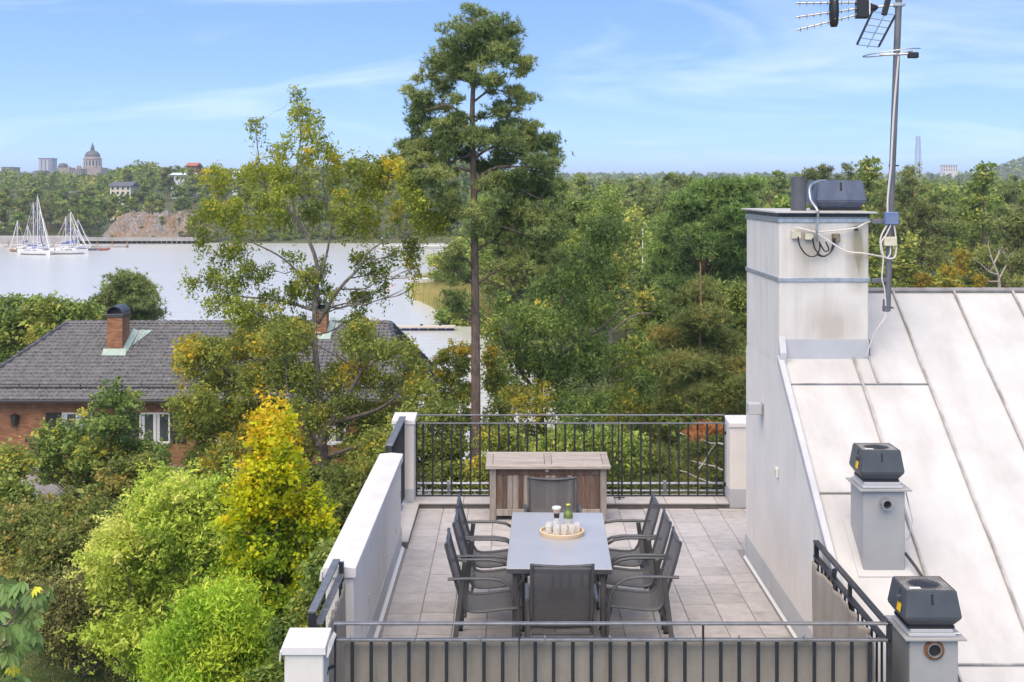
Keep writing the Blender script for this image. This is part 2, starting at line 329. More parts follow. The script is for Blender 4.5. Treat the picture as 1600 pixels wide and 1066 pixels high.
# ------------------------------------------------------------------ terrain and water
WZ = -12.0
def sstep(a, b, x): t = np.clip((x - a) / (b - a), 0, 1); return t * t * (3 - 2 * t)
SHY = np.array([0, 70, 85, 100, 120, 150, 157, 175, 190, 210, 225, 260, 340, 380, 430, 5000.])
SHX = np.array([8, 8, 6, 4, 0, -4, -6.2, -10, -13.8, -14.5, -13.5, -10, -9.5, -11, -30, -200.])
def farY(x): return 384 + .05 * (x + 60) + 6 * np.sin(x * .03)
def lake_d(x, y):
    near = 74 + .03 * (x + 20) * (x < -20) + 2.5 * np.sin(x * .11)
    return np.minimum(np.minimum(np.interp(y, SHY, SHX) - x, y - near), farY(x) - y)
def ground_h(x, y):
    x = np.asarray(x, float); y = np.asarray(y, float)
    d = -lake_d(x, y)
    hl = WZ + np.clip(d * .25, -2.5, 3.5)
    right = np.where((y > 70) & (x > -40), np.minimum((y - 250) * .008, 8), 0); right = np.maximum(right, 0)
    far_left = np.maximum(0, y - farY(x)) * (x < 30)
    hl = hl + np.where(x < 30, 0, right)
    blend = sstep(-40, 30, x)
    lefth = (.52 + .48 * sstep(-.325, -.285, x / np.maximum(y, 1))) * 14.5 * sstep(10, 190, far_left) + 3 * np.sin(x * .021 + 1) * sstep(30, 150, far_left)
    hl = np.where(x < 30, hl + lefth * (1 - blend) + blend * right, hl)
    hl = hl + 19 * sstep(900, 2400, y) + 1.2 * np.sin(x * .05) * np.sin(y * .043) * (y > 90) * (d > 6)
    hl = hl + 30 * sstep(0, 110, x - .352 * y) * sstep(1100, 1600, y)
    return hl
def grid_sheet(name, xs, ys, hf, m, kind='structure'):
    X, Y = np.meshgrid(xs, ys); Z = hf(X, Y); V = np.stack([X, Y, Z], -1).reshape(-1, 3); nx = len(xs); ny = len(ys)
    i, j = np.meshgrid(np.arange(nx-1), np.arange(ny-1)); a = (j*nx + i).ravel()
    return obj(name, np_mesh(name, V, np.stack([a, a+1, a+nx+1, a+nx], -1), m, smooth=True), kind=kind)
m_ground = mat('garden_soil_and_grass', (.045,.062,.018), (.085,.095,.030), .6, .95, 0, .6, 6, c3=(.10,.075,.045), c3pos=.58, c3scale=.12)
xs = np.concatenate([-np.geomspace(6000, 62, 40), np.linspace(-60, 60, 90), np.geomspace(62, 6000, 60)])
ys = np.concatenate([np.linspace(-80, 0, 8), np.linspace(3, 130, 80), np.geomspace(132, 9000, 110)])
grid_sheet('ground', xs, ys, ground_h, m_ground)
def water_mat():
    m = bpy.data.materials.new('lake_water'); m.use_nodes = True; t = m.node_tree; b = t.nodes['Principled BSDF']
    b.inputs['Base Color'].default_value = (.50,.505,.475,1); b.inputs['Roughness'].default_value = .2; b.inputs['IOR'].default_value = 1.33; b.inputs['Specular IOR Level'].default_value = .9  # pale base colour stands in for the reflection of a white sky
    tcn = N(t, 'ShaderNodeTexCoord'); mpn = N(t, 'ShaderNodeMapping'); mpn.inputs['Scale'].default_value = (.55, 1.3, 1); t.links.new(tcn.outputs['Object'], mpn.inputs[0])
    nz = N(t, 'ShaderNodeTexNoise'); nz.inputs['Scale'].default_value = .9; nz.inputs['Detail'].default_value = 5; t.links.new(mpn.outputs[0], nz.inputs[0])
    n2 = N(t, 'ShaderNodeTexNoise'); n2.inputs['Scale'].default_value = .03; n2.inputs['Detail'].default_value = 3; t.links.new(mpn.outputs[0], n2.inputs[0])
    bp = N(t, 'ShaderNodeBump'); bp.inputs['Distance'].default_value = .45
    t.links.new(M(t, 'ADD', M(t, 'MULTIPLY', n2.outputs[0], .5), .0), bp.inputs['Strength'])
    t.links.new(nz.outputs[0], bp.inputs['Height']); t.links.new(bp.outputs[0], b.inputs['Normal']); return m
m_water = water_mat()
MB().add([(-3000,60,WZ),(300,60,WZ),(300,420,WZ),(-3000,420,WZ)], [(0,1,2,3)]).build('water', m_water, kind='structure')

hz = bpy.data.materials.new('air'); hz.use_nodes = True; hz.node_tree.nodes.clear()
ho = N(hz.node_tree, 'ShaderNodeOutputMaterial'); hv = N(hz.node_tree, 'ShaderNodeVolumePrincipled'); hv.inputs['Color'].default_value = (.80,.88,.97,1); hv.inputs['Density'].default_value = .00022; hv.inputs['Anisotropy'].default_value = .2
hz.node_tree.links.new(hv.outputs[0], ho.inputs['Volume'])
MB().box(-6100,6100,-120,9100,-16.5,103).build('haze', hz, kind='stuff')

# lawn, drive, leaf-strewn grass
rng = np.random.default_rng(5)
m_grass = leaf_mat('grass_blades', [(0,(.035,.060,.012)),(.5,(.070,.105,.020)),(1,(.14,.14,.045))], .3)
def lift(dz): return lambda x, y: ground_h(x, y) + dz
m_lawn = mat('lawn_turf', (.040,.065,.014), (.075,.10,.024), 1.3, .95, 0, .7, 30, c3=(.10,.08,.04), c3pos=.62, c3scale=.5)
grid_sheet('lawn', np.linspace(-18, -4, 15), np.linspace(24, 45, 20), lift(.02), m_lawn)
m_asph = mat('pale_asphalt', (.17,.16,.165), (.22,.21,.21), 3, .9, 0, .4, 80, c3=(.10,.085,.06), c3pos=.6, c3scale=.7)
grid_sheet('driveway', np.linspace(-26, -3, 20), np.linspace(48.5, 56.2, 8), lift(.03), m_asph)
grid_sheet('garden_path', np.linspace(-26, -11.5, 12), np.linspace(35.5, 37.0, 4), lift(.04), m_asph)
n = 26000; px_ = rng.uniform(-17.5, -5, n); py_ = rng.uniform(26, 35.3, n); h = rng.uniform(.04, .11, n); a = rng.uniform(0, 6.28, n)
gz = ground_h(px_, py_) + .02; b_ = np.stack([px_, py_, gz], -1); wv = np.stack([np.cos(a), np.sin(a), 0*a], -1) * .012
tip = b_ + np.stack([rng.normal(0,.035,n), rng.normal(0,.035,n), h], -1)
obj('grass', np_mesh('grass', np.concatenate([b_-wv, b_+wv, tip]), np.stack([np.arange(n), np.arange(n)+n, np.arange(n)+2*n], -1), m_grass, np.tile(rng.uniform(0,1,n),3)), kind='stuff')

# ------------------------------------------------------------------ the white house : body, roof, chimney
def zr(y): return .67 * y - 5.74
house = thing('white_house', (2.48, 8.6, -8.6), 'white rendered house with pale sheet metal roof and tall square chimney beside the terrace', 'house')
MB().box(-1.40, 9.0, 8.2, 16.42, -9.2, -.06).build('lower_wall', m_render, house)
EAVE = 7.0; RIDGE = 12.87
MB().prism([(0,8.62,-.05),(0,13.76,-.05),(0,13.76,2.22),(0,RIDGE,zr(RIDGE)-.03),(0,8.62,zr(8.62)-.03)], (2.48,0,0), (9.0,0,0)).build('gable_wall', m_render, house)
roof = MB().prism([(0,EAVE,zr(EAVE)-.05),(0,EAVE,zr(EAVE)-.012),(0,RIDGE,zr(RIDGE)-.012),(0,13.80,2.27),(0,13.80,2.23),(0,RIDGE,zr(RIDGE)-.05)], (2.50,0,0), (9.0,0,0)).build('roof', m_roof, house)
XE = [2.50, 3.17, 3.77, 4.37, 4.95, 5.55, 6.15, 6.75, 7.35, 8.0]
cuts = {0: [EAVE, 9.0, 10.66, 11.75, 12.10], 1: [EAVE, 9.3, 11.75, RIDGE]}
def sheet(x0, x1, y0, y1, t=.007):
    g = .004
    MB().hexa([(x0+g,y0+g,zr(y0+g)-.012),(x1-g,y0+g,zr(y0+g)-.012),(x1-g,y1-g,zr(y1-g)-.012),(x0+g,y1-g,zr(y1-g)-.012)],
              [(x0+g,y0+g,zr(y0+g)+t-.012),(x1-g,y0+g,zr(y0+g)+t-.012),(x1-g,y1-g,zr(y1-g)+t-.012),(x0+g,y1-g,zr(y1-g)+t-.012)]).build('metal_sheet', m_roof, roof)
for i in range(len(XE)-1):
    ys_ = cuts.get(i, [EAVE, 8.9, RIDGE])
    for y0, y1 in zip(ys_, ys_[1:]): sheet(XE[i], XE[i+1], y0, y1)
def seam(x, y0, y1, r=.016):
    pts = [(x + .004*math.sin(y*5.1), y, zr(y) + .016 + .003*math.sin(y*7+x)) for y in np.linspace(y0, y1, 14)]
    MB().tube(pts, [r*.75]*14, 6).build('standing_seam', m_seam, roof, smooth=True)
for x in XE[1:]: seam(x, EAVE, RIDGE)
seam(3.315, 11.75, 12.9, .012)
for x0, x1, y in ((2.5,3.77,11.75),(2.5,3.17,10.66),(3.17,3.77,9.3),(3.77,4.37,8.9),(4.37,4.95,8.9)):
    MB().bar((x0,y,zr(y)+.004),(x1,y,zr(y)+.004),.02,.010).build('cross_seam', m_seam, roof)
MB().tube([(2.5,RIDGE,zr(RIDGE)+.01),(9,RIDGE,zr(RIDGE)+.01)], .028, 8).build('ridge_cap', mat('ridge_metal',(.16,.155,.15),(.26,.25,.245),8,.5), roof, smooth=True)
# verge strip along the sloping wall top
MB().hexa([(2.458,9.0,zr(9.0)-.05),(2.515,9.0,zr(9.0)-.05),(2.515,12.04,zr(12.04)-.05),(2.458,12.04,zr(12.04)-.05)],
          [(2.458,9.0,zr(9.0)+.035),(2.515,9.0,zr(9.0)+.035),(2.515,12.04,zr(12.04)+.035),(2.458,12.04,zr(12.04)+.035)]).build('verge_trim', m_flash, house, bevel=.006)
MB().box(2.470,2.478,8.9,13.77,.022,.25).box(2.48,2.62,13.762,13.772,.022,.25).build('base_flashing', m_flash, house)
MB().prism([(2.448,0,.001),(2.478,0,.001),(2.478,0,.02),(2.468,0,.02)], (0,8.9,0), (0,13.76,0)).build('sealing_strip', m_white, house)
# chimney
X0, X1, Y0, Y1 = 2.478, 3.31, 12.05, 13.72
ch = MB().box(X0, X1, Y0, Y1, 2.26, 3.64).build('chimney', m_chim, house, bevel=.012)
MB().box(X0-.012, X1+.012, Y0-.012, Y1+.012, 3.585, 3.625).build('clamp_band', m_galv, ch, bevel=.004)
MB().box(X0-.012, X1+.012, Y0-.012, Y1+.012, 3.035, 3.075).build('clamp_band', m_galv, ch, bevel=.004)
MB().box(X0-.006, X1+.006, Y0-.006, Y1+.006, 3.64, 3.675).build('cap_shadow_band', m_dark, ch)  # dark strip standing in for the shadow under the cap sheet
cp = [(X0-.05,Y0-.07,3.676),(X1+.06,Y0-.07,3.672),(X1+.06,Y1+.06,3.676),(X0-.05,Y1+.06,3.68)]
MB().hexa(cp, [(a,b,c+.014) for a,b,c in cp]).build('cap_sheet', stained('cap_sheet_metal',(.42,.40,.375),(.50,.48,.45),(.14,.10,.07),.7,.5,.1,(5,5,1)), ch)
# flashing round the chimney foot
fz0, fz1 = zr(12.05)+.0, zr(12.05)+.17
MB().box(X0+.06, X1+.008, Y0-.010, Y0-.001, fz0-.02, fz1).prism([(X1+.001,Y0-.01,fz0-.02),(X1+.001,12.9,zr(12.87)-.02),(X1+.001,12.9,zr(12.87)+.15),(X1+.001,Y0-.01,fz1)], (0,0,0), (.007,0,0)).build('chimney_flashing', m_flash, ch)
MB().hexa([(X0-.005,11.98,zr(11.98)-.01),(X0+.055,11.98,zr(11.98)-.01),(X0+.055,Y0-.001,zr(12.05)-.01),(X0-.005,Y0-.001,zr(12.05)-.01)],
          [(X0-.005,11.98,fz0+.05),(X0+.055,11.98,fz0+.05),(X0+.055,Y0-.001,fz1+.03),(X0-.005,Y0-.001,fz1+.03)]).build('verge_upstand', m_flash, ch)
MB().tube([(2.745,12.45,3.66),(2.745,12.45,4.01)], .074, 20).lathe([(.060,0),(.060,.004)], (2.745,12.45,4.0105), 20).build('flue_pipe', mat('flue_grey',(.06,.065,.075),(.085,.09,.10),6,.5), ch, smooth=True)

# ------------------------------------------------------------------ extract fans on the roof
def fan_unit(cx, cy, z, wd, label, m_h, sticker=True, rot=0, hs=.68):
    r = thing('roof_fan', (cx, cy, z), label, 'roof fan', 'extract fans of the white house')
    def sq(w, h, dz=0): return [(cx-w/2,cy-w/2,z+h+dz),(cx+w/2,cy-w/2,z+h+dz),(cx+w/2,cy+w/2,z+h+dz),(cx-w/2,cy+w/2,z+h+dz)]
    H = hs * wd
    MB().box(cx-.40*wd, cx+.40*wd, cy-.40*wd, cy+.40*wd, z, z+.07*H).build('base_neck', m_black, r)
    hb = MB(); a = sq(.74*wd, .05*H); b = sq(wd, .30*H); c = sq(.85*wd, .97*H); d = sq(.78*wd, .97*H); e = sq(.78*wd, .90*H)
    V = a + b + c + d + e; Fs = [(0,3,2,1)]
    for k in range(4):
        for i in range(4): j = (i+1) % 4; Fs.append((4*k+i, 4*k+j, 4*k+4+j, 4*k+4+i))
    Fs.append((16,17,18,19)); hb.add(V, Fs); hb.build('housing', m_h, r, bevel=.012*wd/.38, seg=2, smooth=True)
    g = MB(); q = .39*wd
    for i in range(13):
        t = -q + 2*q*i/12
        g.box(cx+t-.0025, cx+t+.0025, cy-q, cy+q, z+.93*H, z+.945*H)
        g.box(cx-q, cx+q, cy+t-.0025, cy+t+.0025, z+.946*H, z+.96*H)
    g.build('top_grille', m_seam, r, kind='stuff')
    MB().lathe([(.0,.0),(.30*wd,0),(.30*wd,.012),(.0,.03)], (cx,cy,z+.905*H), 20).build('fan_disc', m_black, r, smooth=True)
    if sticker: MB().box(cx-.33*wd, cx-.14*wd, cy-.30*wd, cy-.20*wd, z+.962*H, z+.966*H).build('white_label', m_white, r)
    def on_front(u, h):  # point on the front slope
        k = (h - .30) / .67; return Vector((cx + u*wd, cy - wd/2*(1 - .15*k) - .002, z + h*H))
    for k in range(4):
        p = on_front(0, .86 - .065*k); MB().ico(p, .010*wd/.38, 1, .5, 1).build('rivet_hole', m_black, r)
        h = .86 - .065*k; kk = (h-.30)/.67; MB().ico((cx - wd/2*(1-.15*kk)-.002, cy-.1*wd, z+h*H), .010*wd/.38, .5, 1, 1).build('rivet_hole', m_black, r)
    if sticker:
        x_ = lambda h: cx - wd/2*(1 - .15*(h-.30)/.67) - .004
        MB().add([(x_(.36),cy-.30*wd,z+.36*H),(x_(.36),cy-.08*wd,z+.36*H),(x_(.58),cy-.08*wd,z+.58*H),(x_(.58),cy-.30*wd,z+.58*H)], [(0,1,2,3)]).build('yellow_warning_label', mat('warning_yellow',(.75,.45,.01),rough=.5), r)
        MB().box(x_(.7)-.02, x_(.7)+.01, cy-.20*wd, cy-.10*wd, z+.60*H, z+.74*H).build('cable_gland', m_fan, r, bevel=.004)
    return r
def vent_shaft(x0, x1, y0, y1, ztop, label, rust):
    s = thing('vent_shaft', ((x0+x1)/2, y0, zr(y0)), label, 'vent shaft', 'sheet metal vent shafts on the pale roof')
    MB().hexa([(x0,y0,zr(y0)-.03),(x1,y0,zr(y0)-.03),(x1,y1,zr(y1)-.03),(x0,y1,zr(y1)-.03)], [(x0,y0,ztop),(x1,y0,ztop),(x1,y1,ztop),(x0,y1,ztop)]).build('shaft', m_box, s, bevel=.006)
    MB().hexa([(x0-.035,y0-.035,ztop+.001),(x1+.045,y0-.035,ztop+.001),(x1+.035,y1+.035,ztop+.001),(x0-.03,y1+.035,ztop+.001)], [(x0-.035,y0-.035,ztop+.011),(x1+.045,y0-.035,ztop+.013),(x1+.035,y1+.035,ztop+.013),(x0-.03,y1+.035,ztop+.011)]).build('cap_sheet', m_galv if False else m_box, s)
    MB().box(x0+.0,x1-.01,y0+.01,y1-.03,ztop+.014,ztop+.035).box(x0+.015,x1-.025,y0+.025,y1-.045,ztop+.035,ztop+.058).build('mounting_plate', m_flash, s, bevel=.003)
    MB().hexa([(x0-.05,y0-.05,zr(y0-.05)-.003),(x1+.05,y0-.05,zr(y0-.05)-.003),(x1+.04,y1+.05,zr(y1+.05)-.003),(x0-.05,y1+.05,zr(y1+.05)-.003)],
              [(x0-.05,y0-.05,zr(y0-.05)+.004),(x1+.05,y0-.05,zr(y0-.05)+.004),(x1+.04,y1+.05,zr(y1+.05)+.004),(x0-.05,y1+.05,zr(y1+.05)+.004)]).build('foot_flashing', m_roof, s)
    return s
s1 = vent_shaft(2.705, 3.025, 10.0, 10.38, 1.575, 'upper grey vent shaft with a short galvanised pipe stub, midway up the pale roof', False)
p = W(1383, 786, 9.995); MB().lathe([(.034,0),(.048,0),(.048,.05),(.036,.05)], (0,0,0), 20, closed=True)
def ring(cx, y, cz, ri, ro, ln, m_, par, name):
    V = []; n = 20; Fs = []
    for (r, d) in ((ri,0),(ro,0),(ro,-ln),(ri,-ln)):
        for j in range(n): t = 2*math.pi*j/n; V.append((cx+r*math.cos(t), y+d, cz+r*math.sin(t)))
    for k in range(4):
        for j in range(n): Fs.append((k*n+j, k*n+(j+1)%n, ((k+1)%4)*n+(j+1)%n, ((k+1)%4)*n+j))
    return MB().add(V, Fs).build(name, m_, par, smooth=True)
def disc(cx, y, cz, r, m_, par, name):
    V = [(cx+r*math.cos(2*math.pi*j/20), y, cz+r*math.sin(2*math.pi*j/20)) for j in range(20)]
    MB().prism(V, (0,0,0), (0,-.004,0)).build(name, m_, par)
ring(p.x, 9.999, p.z, .031, .042, .07, m_galv, s1, 'pipe_stub'); disc(p.x, 9.996, p.z, .031, m_black, s1, 'pipe_opening')
s2 = vent_shaft(2.60, 2.92, 8.50, 8.92, .950, 'grey vent shaft with a rusty round opening beside the right end of the front railing', True)
m_rust = mat('rust', (.13,.045,.018), (.26,.12,.05), 30, .9, 0, .4, 60)
p = W(1459, 1015, 8.50); ring(p.x, 8.499, p.z, .043, .066, .012, m_rust, s2, 'rust_ring'); disc(p.x, 8.496, p.z, .043, m_black, s2, 'pipe_opening')
ring(p.x, 8.494, p.z, .040, .047, .02, m_galv, s2, 'pipe_stub')
MB().ico((2.89,8.56,.972),.05,1.5,.5,.12).build('white_sealant', m_white, s2)
fan_unit(2.855, 10.18, 1.633, .345, 'small dark grey roof fan with yellow label on the upper vent shaft', m_fan, hs=.74)
fan_unit(2.755, 8.69, 1.008, .385, 'large dark grey roof fan with yellow label on the near vent shaft', m_fan)
fan_unit(3.17, 12.75, 3.692, .50, 'weathered blue-grey roof fan with white streaks on top of the chimney', m_fanold, False, hs=.60)
# cables between the vent shafts
cb_ = MB().tube([(3.02,10.2,1.62),(3.06,10.1,1.55),(3.08,10.0,1.35),(3.05,9.98,1.22),(3.03,9.99,1.2)], .005, 5)
tag(cb_.build('fan_cable', m_galv, smooth=True), 'thin grey cable looping down the right side of the upper vent shaft', 'cable')
pts = [(3.03,10.02,zr(10.02)+.12),(3.10,9.98,zr(9.98)+.05),(3.14,9.9,zr(9.9)+.03),(3.155,9.6,zr(9.6)+.03),(3.15,9.2,zr(9.2)+.03),(3.17,8.7,zr(8.7)+.03),(3.18,8.2,zr(8.2)+.03)]
tag(MB().tube(pts, .012, 6).build('roof_cable', m_black, smooth=True), 'black cable running down the roof seam behind the vent shafts', 'cable')
# wall fittings
wl = thing('wall_light', (2.47, 12.85, 1.62), 'small square grey wall light high on the white gable wall', 'wall light')
z1 = CZ - (638-HY)*12.85/F
MB().box(2.33,2.46,12.78,12.92,z1-.055,z1+.055).build('lamp_body', mat('light_grey_paint',(.42,.42,.42),(.46,.46,.46),5,.4), wl, bevel=.006)
MB().box(2.46,2.479,12.80,12.90,z1-.05,z1+.05).build('back_plate', m_galv, wl)
z2 = CZ - (738-HY)*12.1/F
sw = thing('wall_socket', (2.47, 12.1, z2), 'small white outdoor switch box on the gable wall below the light', 'switch')
MB().box(2.452,2.479,12.06,12.14,z2-.045,z2+.045).build('switch_box', m_white, sw, bevel=.006); MB().box(2.446,2.4515,12.075,12.125,z2-.02,z2+.03).build('switch_cover', m_cream, sw)

# ------------------------------------------------------------------ terrace floor, kerb, parapet, pillars
tf = MB().box(-1.30, 3.2, 8.2, 15.86, -.05, -.012).build('terrace_floor', m_grout, kind='structure')
rng = np.random.default_rng(11); random.seed(4)
tiles = []; TW = .304
for c in range(-2, 14):
    xa = -.834 + TW*c; off = rng.uniform(0, .295); y = 8.25 + off - .3
    while y < 15.85:
        tiles.append((xa, xa+TW, y, y+.295)); y += .295
rest = MB(); nt_ = 0; me_tile = {}
for (xa, xb, ya, yb) in sorted(tiles, key=lambda q: -q[2]):
    g = .0028; a = max(xa, -1.17)+g; b = min(xb, 3.12 if ya > 13.77 else 2.43)-g; c0 = max(ya, 8.3)+.007; d = min(yb, 15.845)-.007
    if b-a < .03 or d-c0 < .03: continue
    if a > 2.42 and ya < 13.77: continue
    z = rng.uniform(-.0015, .0015)
    if nt_ < 295 and d > 11.0:
        key = (round(b-a,3), round(d-c0,3))
        if key not in me_tile: me_tile[key] = MB().box(-(b-a)/2,(b-a)/2,-(d-c0)/2,(d-c0)/2,-.015,0).mesh('tile', m_tile, bevel=.003)
        obj('tile', me_tile[key], tf, ((a+b)/2,(c0+d)/2,z)); nt_ += 1
    else: rest.box(a,b,c0,d,-.015+z,z)
rest.build('floor_tiling', m_tile, tf, kind='stuff')
# rear kerb with coping tiles
kb = MB().box(-1.22, 2.66, 15.87, 16.30, -.05, .045).build('terrace_kerb', m_dkerb, kind='structure')
x = -1.215
while x < 2.62:
    x2 = min(x + .62, 2.655); MB().hexa([(x+.003,15.85,.047),(x2-.003,15.85,.047),(x2-.003,16.28,.047),(x+.003,16.28,.047)],[(x+.003,15.85,.066),(x2-.003,15.85,.066),(x2-.003,16.28,.074),(x+.003,16.28,.074)]).build('coping_tile', m_kerbtile, kb, bevel=.003); x = x2
# left side low kerb behind the parapet's far end
lk = MB().box(-1.30,-1.135,14.12,15.83,-.02,.05).build('side_kerb', m_dkerb, kind='structure')
for y in (14.125, 14.98): MB().box(-1.31,-1.13,y,y+.845,.052,.07).build('coping_tile', m_kerbtile, lk, bevel=.003)
pw = thing('parapet_wall', (-1.3, 9.86, 0), 'long white parapet wall with folded sheet metal coping along the left side of the terrace', 'parapet wall')
MB().box(-1.415,-1.205,9.87,14.10,-1.0,.985).build('wall_body', m_render, pw, bevel=.008)
MB().box(-1.204,-1.196,9.9,14.11,.03,.22).build('base_flashing', m_flash, pw)
MB().prism([(-1.196,0,.001),(-1.165,0,.001),(-1.19,0,.02),(-1.196,0,.03)], (0,8.5,0), (0,14.1,0)).build('sealing_strip', m_white, pw)
def coping(y0, y1, z0, z1):
    xa, xb = -1.438, -1.182; c = -1.31
    MB().prism([(xa,0,z0-.05),(xb,0,z0-.05),(xb,0,z0+.028),(c,0,z0+.040),(xa,0,z0+.028)], (0,y0+.002,0), (0,y1-.002,z1-z0)).build('coping_sheet', m_coping, pw, bevel=.004)
coping(9.84, 10.20, 1.0, 1.0); coping(10.20, 11.9, 1.0, 1.0); coping(11.9, 14.11, 1.0, .995)
for (y, z) in ((13.55,.35),(13.95,.62),(12.2,.42),(10.95,.45),(10.4,.40)):
    MB().box(-1.2045,-1.1975,y-.035,y+.035,z-.035,z+.035).build('cover_plate', mat('cover_plate',(.40,.39,.38),(.5,.49,.48),8,.5), pw)
MB().hexa([(-1.46,9.83,.93),(-1.438,9.83,.93),(-1.438,9.90,.95),(-1.46,9.90,.95)],[(-1.45,9.83,1.0),(-1.437,9.83,1.0),(-1.437,9.9,1.0),(-1.45,9.9,1.0)]).build('drip_edge', m_coping, pw)
def pillar(x0, x1, y0, y1, zt, z0, label, base=True):
    r = thing('terrace_pillar', ((x0+x1)/2, y0, max(z0, 0)), label, 'pillar', 'white corner pillars of the terrace')
    MB().box(x0, x1, y0, y1, z0, zt-.03).build('shaft', m_render, r, bevel=.006)
    MB().hexa([(x0-.018,y0-.018,zt-.065),(x1+.018,y0-.018,zt-.065),(x1+.018,y1+.018,zt-.065),(x0-.018,y1+.018,zt-.065)],[(x0-.014,y0-.014,zt-.012),(x1+.014,y0-.014,zt-.012),(x1+.014,y1+.014,zt+.012),(x0-.014,y1+.014,zt+.012)]).build('cap_sheet', m_coping, r, bevel=.004)
    if base: MB().box(x0-.006, x1+.006, y0-.008, y1, z0, .23).build('base_flashing', m_flash, r)
    return r
pillar(-1.455, -1.20, 15.88, 16.28, 1.085, .05, 'slim white capped pillar at the far left corner of the terrace', True)
pillar(2.665, 3.15, 15.875, 16.28, 1.05, 0, 'broad white capped pillar at the far right behind the gable wall', True)
np_ = pillar(-1.425, -1.18, 8.13, 8.39, 1.05, -1.0, 'white pillar with peeling cap at the near left corner beside the front railing', False)
MB().hexa([(-1.16,8.12,.97),(-1.15,8.12,.97),(-1.15,8.37,.98),(-1.16,8.37,.98)],[(-1.15,8.12,1.05),(-1.13,8.12,1.02),(-1.13,8.37,1.03),(-1.15,8.37,1.05)]).hexa([(-1.455,8.11,.95),(-1.446,8.11,.95),(-1.446,8.2,.96),(-1.455,8.2,.96)],[(-1.45,8.11,1.01),(-1.44,8.11,1.01),(-1.44,8.2,1.01),(-1.45,8.2,1.01)]).build('loose_cap_edge', m_coping, np_)

# ------------------------------------------------------------------ railings
me_bal = MB().box(-.0115,.0115,-.006,.006,0,1.0).mesh('baluster', m_dark, bevel=.002)
def baluster(r, x, y, z0, z1, rz=0):
    o = obj('baluster', me_bal, r); o.location = Vector((x,y,z0)) - wloc(r); o.scale = (1,1,z1-z0); o.rotation_euler = (0,0,rz); return o
RY = 16.17
r1 = thing('rear_railing', (.73, RY, .07), 'dark metal railing with thin upright bars at the rear edge of the terrace', 'railing')
xa, xb = -1.195, 2.645
MB().box(xa,xb,RY-.018,RY+.018,1.075,1.09).build('top_rail', m_railtop, r1, bevel=.003)
MB().box(xa,xb,RY-.018,RY+.018,.973,.988).build('second_rail', m_railtop, r1, bevel=.003)
MB().box(xa,xb,RY-.015,RY+.015,.075,.09).build('bottom_rail', m_dark, r1, bevel=.003)
k = 0; x = xa + .09
while x < xb - .03: baluster(r1, x, RY, .09, .973); x += .1178
for x in (xa+.008, xb-.008, 1.325):
    MB().box(x-.008,x+.008,RY-.016,RY+.016,.07,1.075).build('post', m_dark, r1, bevel=.002)
for x in (xb+.012,):
    for z in (.22,.86): MB().box(x-.008,x+.03,RY-.02,RY+.02,z-.02,z+.02).build('wall_bracket', m_dark, r1, bevel=.003)
for z in (.30,.86): MB().box(xa-.012,xa+.004,RY-.014,RY+.014,z-.012,z+.012).build('wall_bracket', m_dark, r1)
MB().box(1.315,1.335,16.0,16.05,.07,.10).box(1.26,1.39,16.02,16.035,.085,.095).build('foot_plate', m_dark, r1)
gp = thing('guard_pipes', (.7, 16.42, .12), 'pale galvanised double pipe rail low behind the rear railing', 'pipe rail')
MB().tube([(-1.3,16.42,.175),(2.8,16.42,.175)], .018, 8).build('pipe', m_galv, gp, smooth=True); MB().tube([(-1.3,16.42,.085),(2.8,16.42,.085)], .014, 8).build('pipe', m_galv, gp, smooth=True)
for x in (-.80, .55, 1.93): MB().box(x-.02,x+.02,16.40,16.44,-.05,.21).build('support', m_galv, gp, bevel=.004)

r2 = thing('front_railing', (.65, 8.39, 0), 'dark metal front railing with twin rails and upright bars at the bottom of the picture', 'railing')
xa, xb = -1.15, 2.44; y = 8.39
MB().box(xa,xb,y-.02,y+.02,1.085,1.10).build('top_rail', m_railtop, r2, bevel=.003)
MB().box(xa,xb,y-.02,y+.02,.978,.995).build('second_rail', m_railtop, r2, bevel=.003)
MB().box(xa,xb,y-.015,y+.015,.05,.07).build('bottom_rail', m_dark, r2)
for px in (550.5,580,609.3,639,668,697.8,726.6,756.2,785.5,836.5,865,895,924,953.6,983.2,1011.5,1040.8,1070.1,1126.3,1155,1184.8,1214,1243.2,1272.5,1301.8,1331,1358.6):
    baluster(r2, (px-800)*8.39/F, y, .07, .978)
for px, wd in ((524,.012),(811,.008),(1098.6,.010)):
    x = (px-800)*8.39/F; MB().box(x-wd/2,x+wd/2,y-.02,y+.02,.0,1.085).build('post', m_dark, r2)
MB().box(xb-.02,xb+.012,y-.02,y+.02,-.1,1.10).build('corner_post', m_dark, r2, bevel=.003)
MB().box(2.30,2.325,y-.012,y+.012,.05,.978).build('post', m_dark, r2)
MB().tube([(-1.155,8.38,.82),(-1.185,8.33,.82),(-1.185,8.30,.80)], .012, 6).build('wall_bracket', m_dark, r2)
for i in range(9):
    x = -1.05 + .42*i; MB().tube([(x,8.37,.985),(x+.005,8.365,1.005),(x,8.40,1.012),(x,8.44,.98),(x,8.44,.965)], .004, 5).build('cable_tie', m_galv, r2)
r3 = thing('right_side_railing', (2.42, 9.3, 0), 'dark metal side railing on the right between gable wall and front railing corner', 'railing')
MB().box(2.395,2.44,8.42,10.34,1.085,1.105).build('top_rail', m_dark, r3, bevel=.003)
MB().box(2.395,2.44,8.42,10.34,.965,.985).build('second_rail', m_dark, r3, bevel=.003)
MB().box(2.40,2.435,10.30,10.34,.0,1.085).build('post', m_dark, r3, bevel=.003); MB().box(2.405,2.43,9.28,9.31,.985,1.085).build('post', m_dark, r3); MB().box(2.405,2.43,9.28,9.31,0,.965).build('post', m_dark, r3)
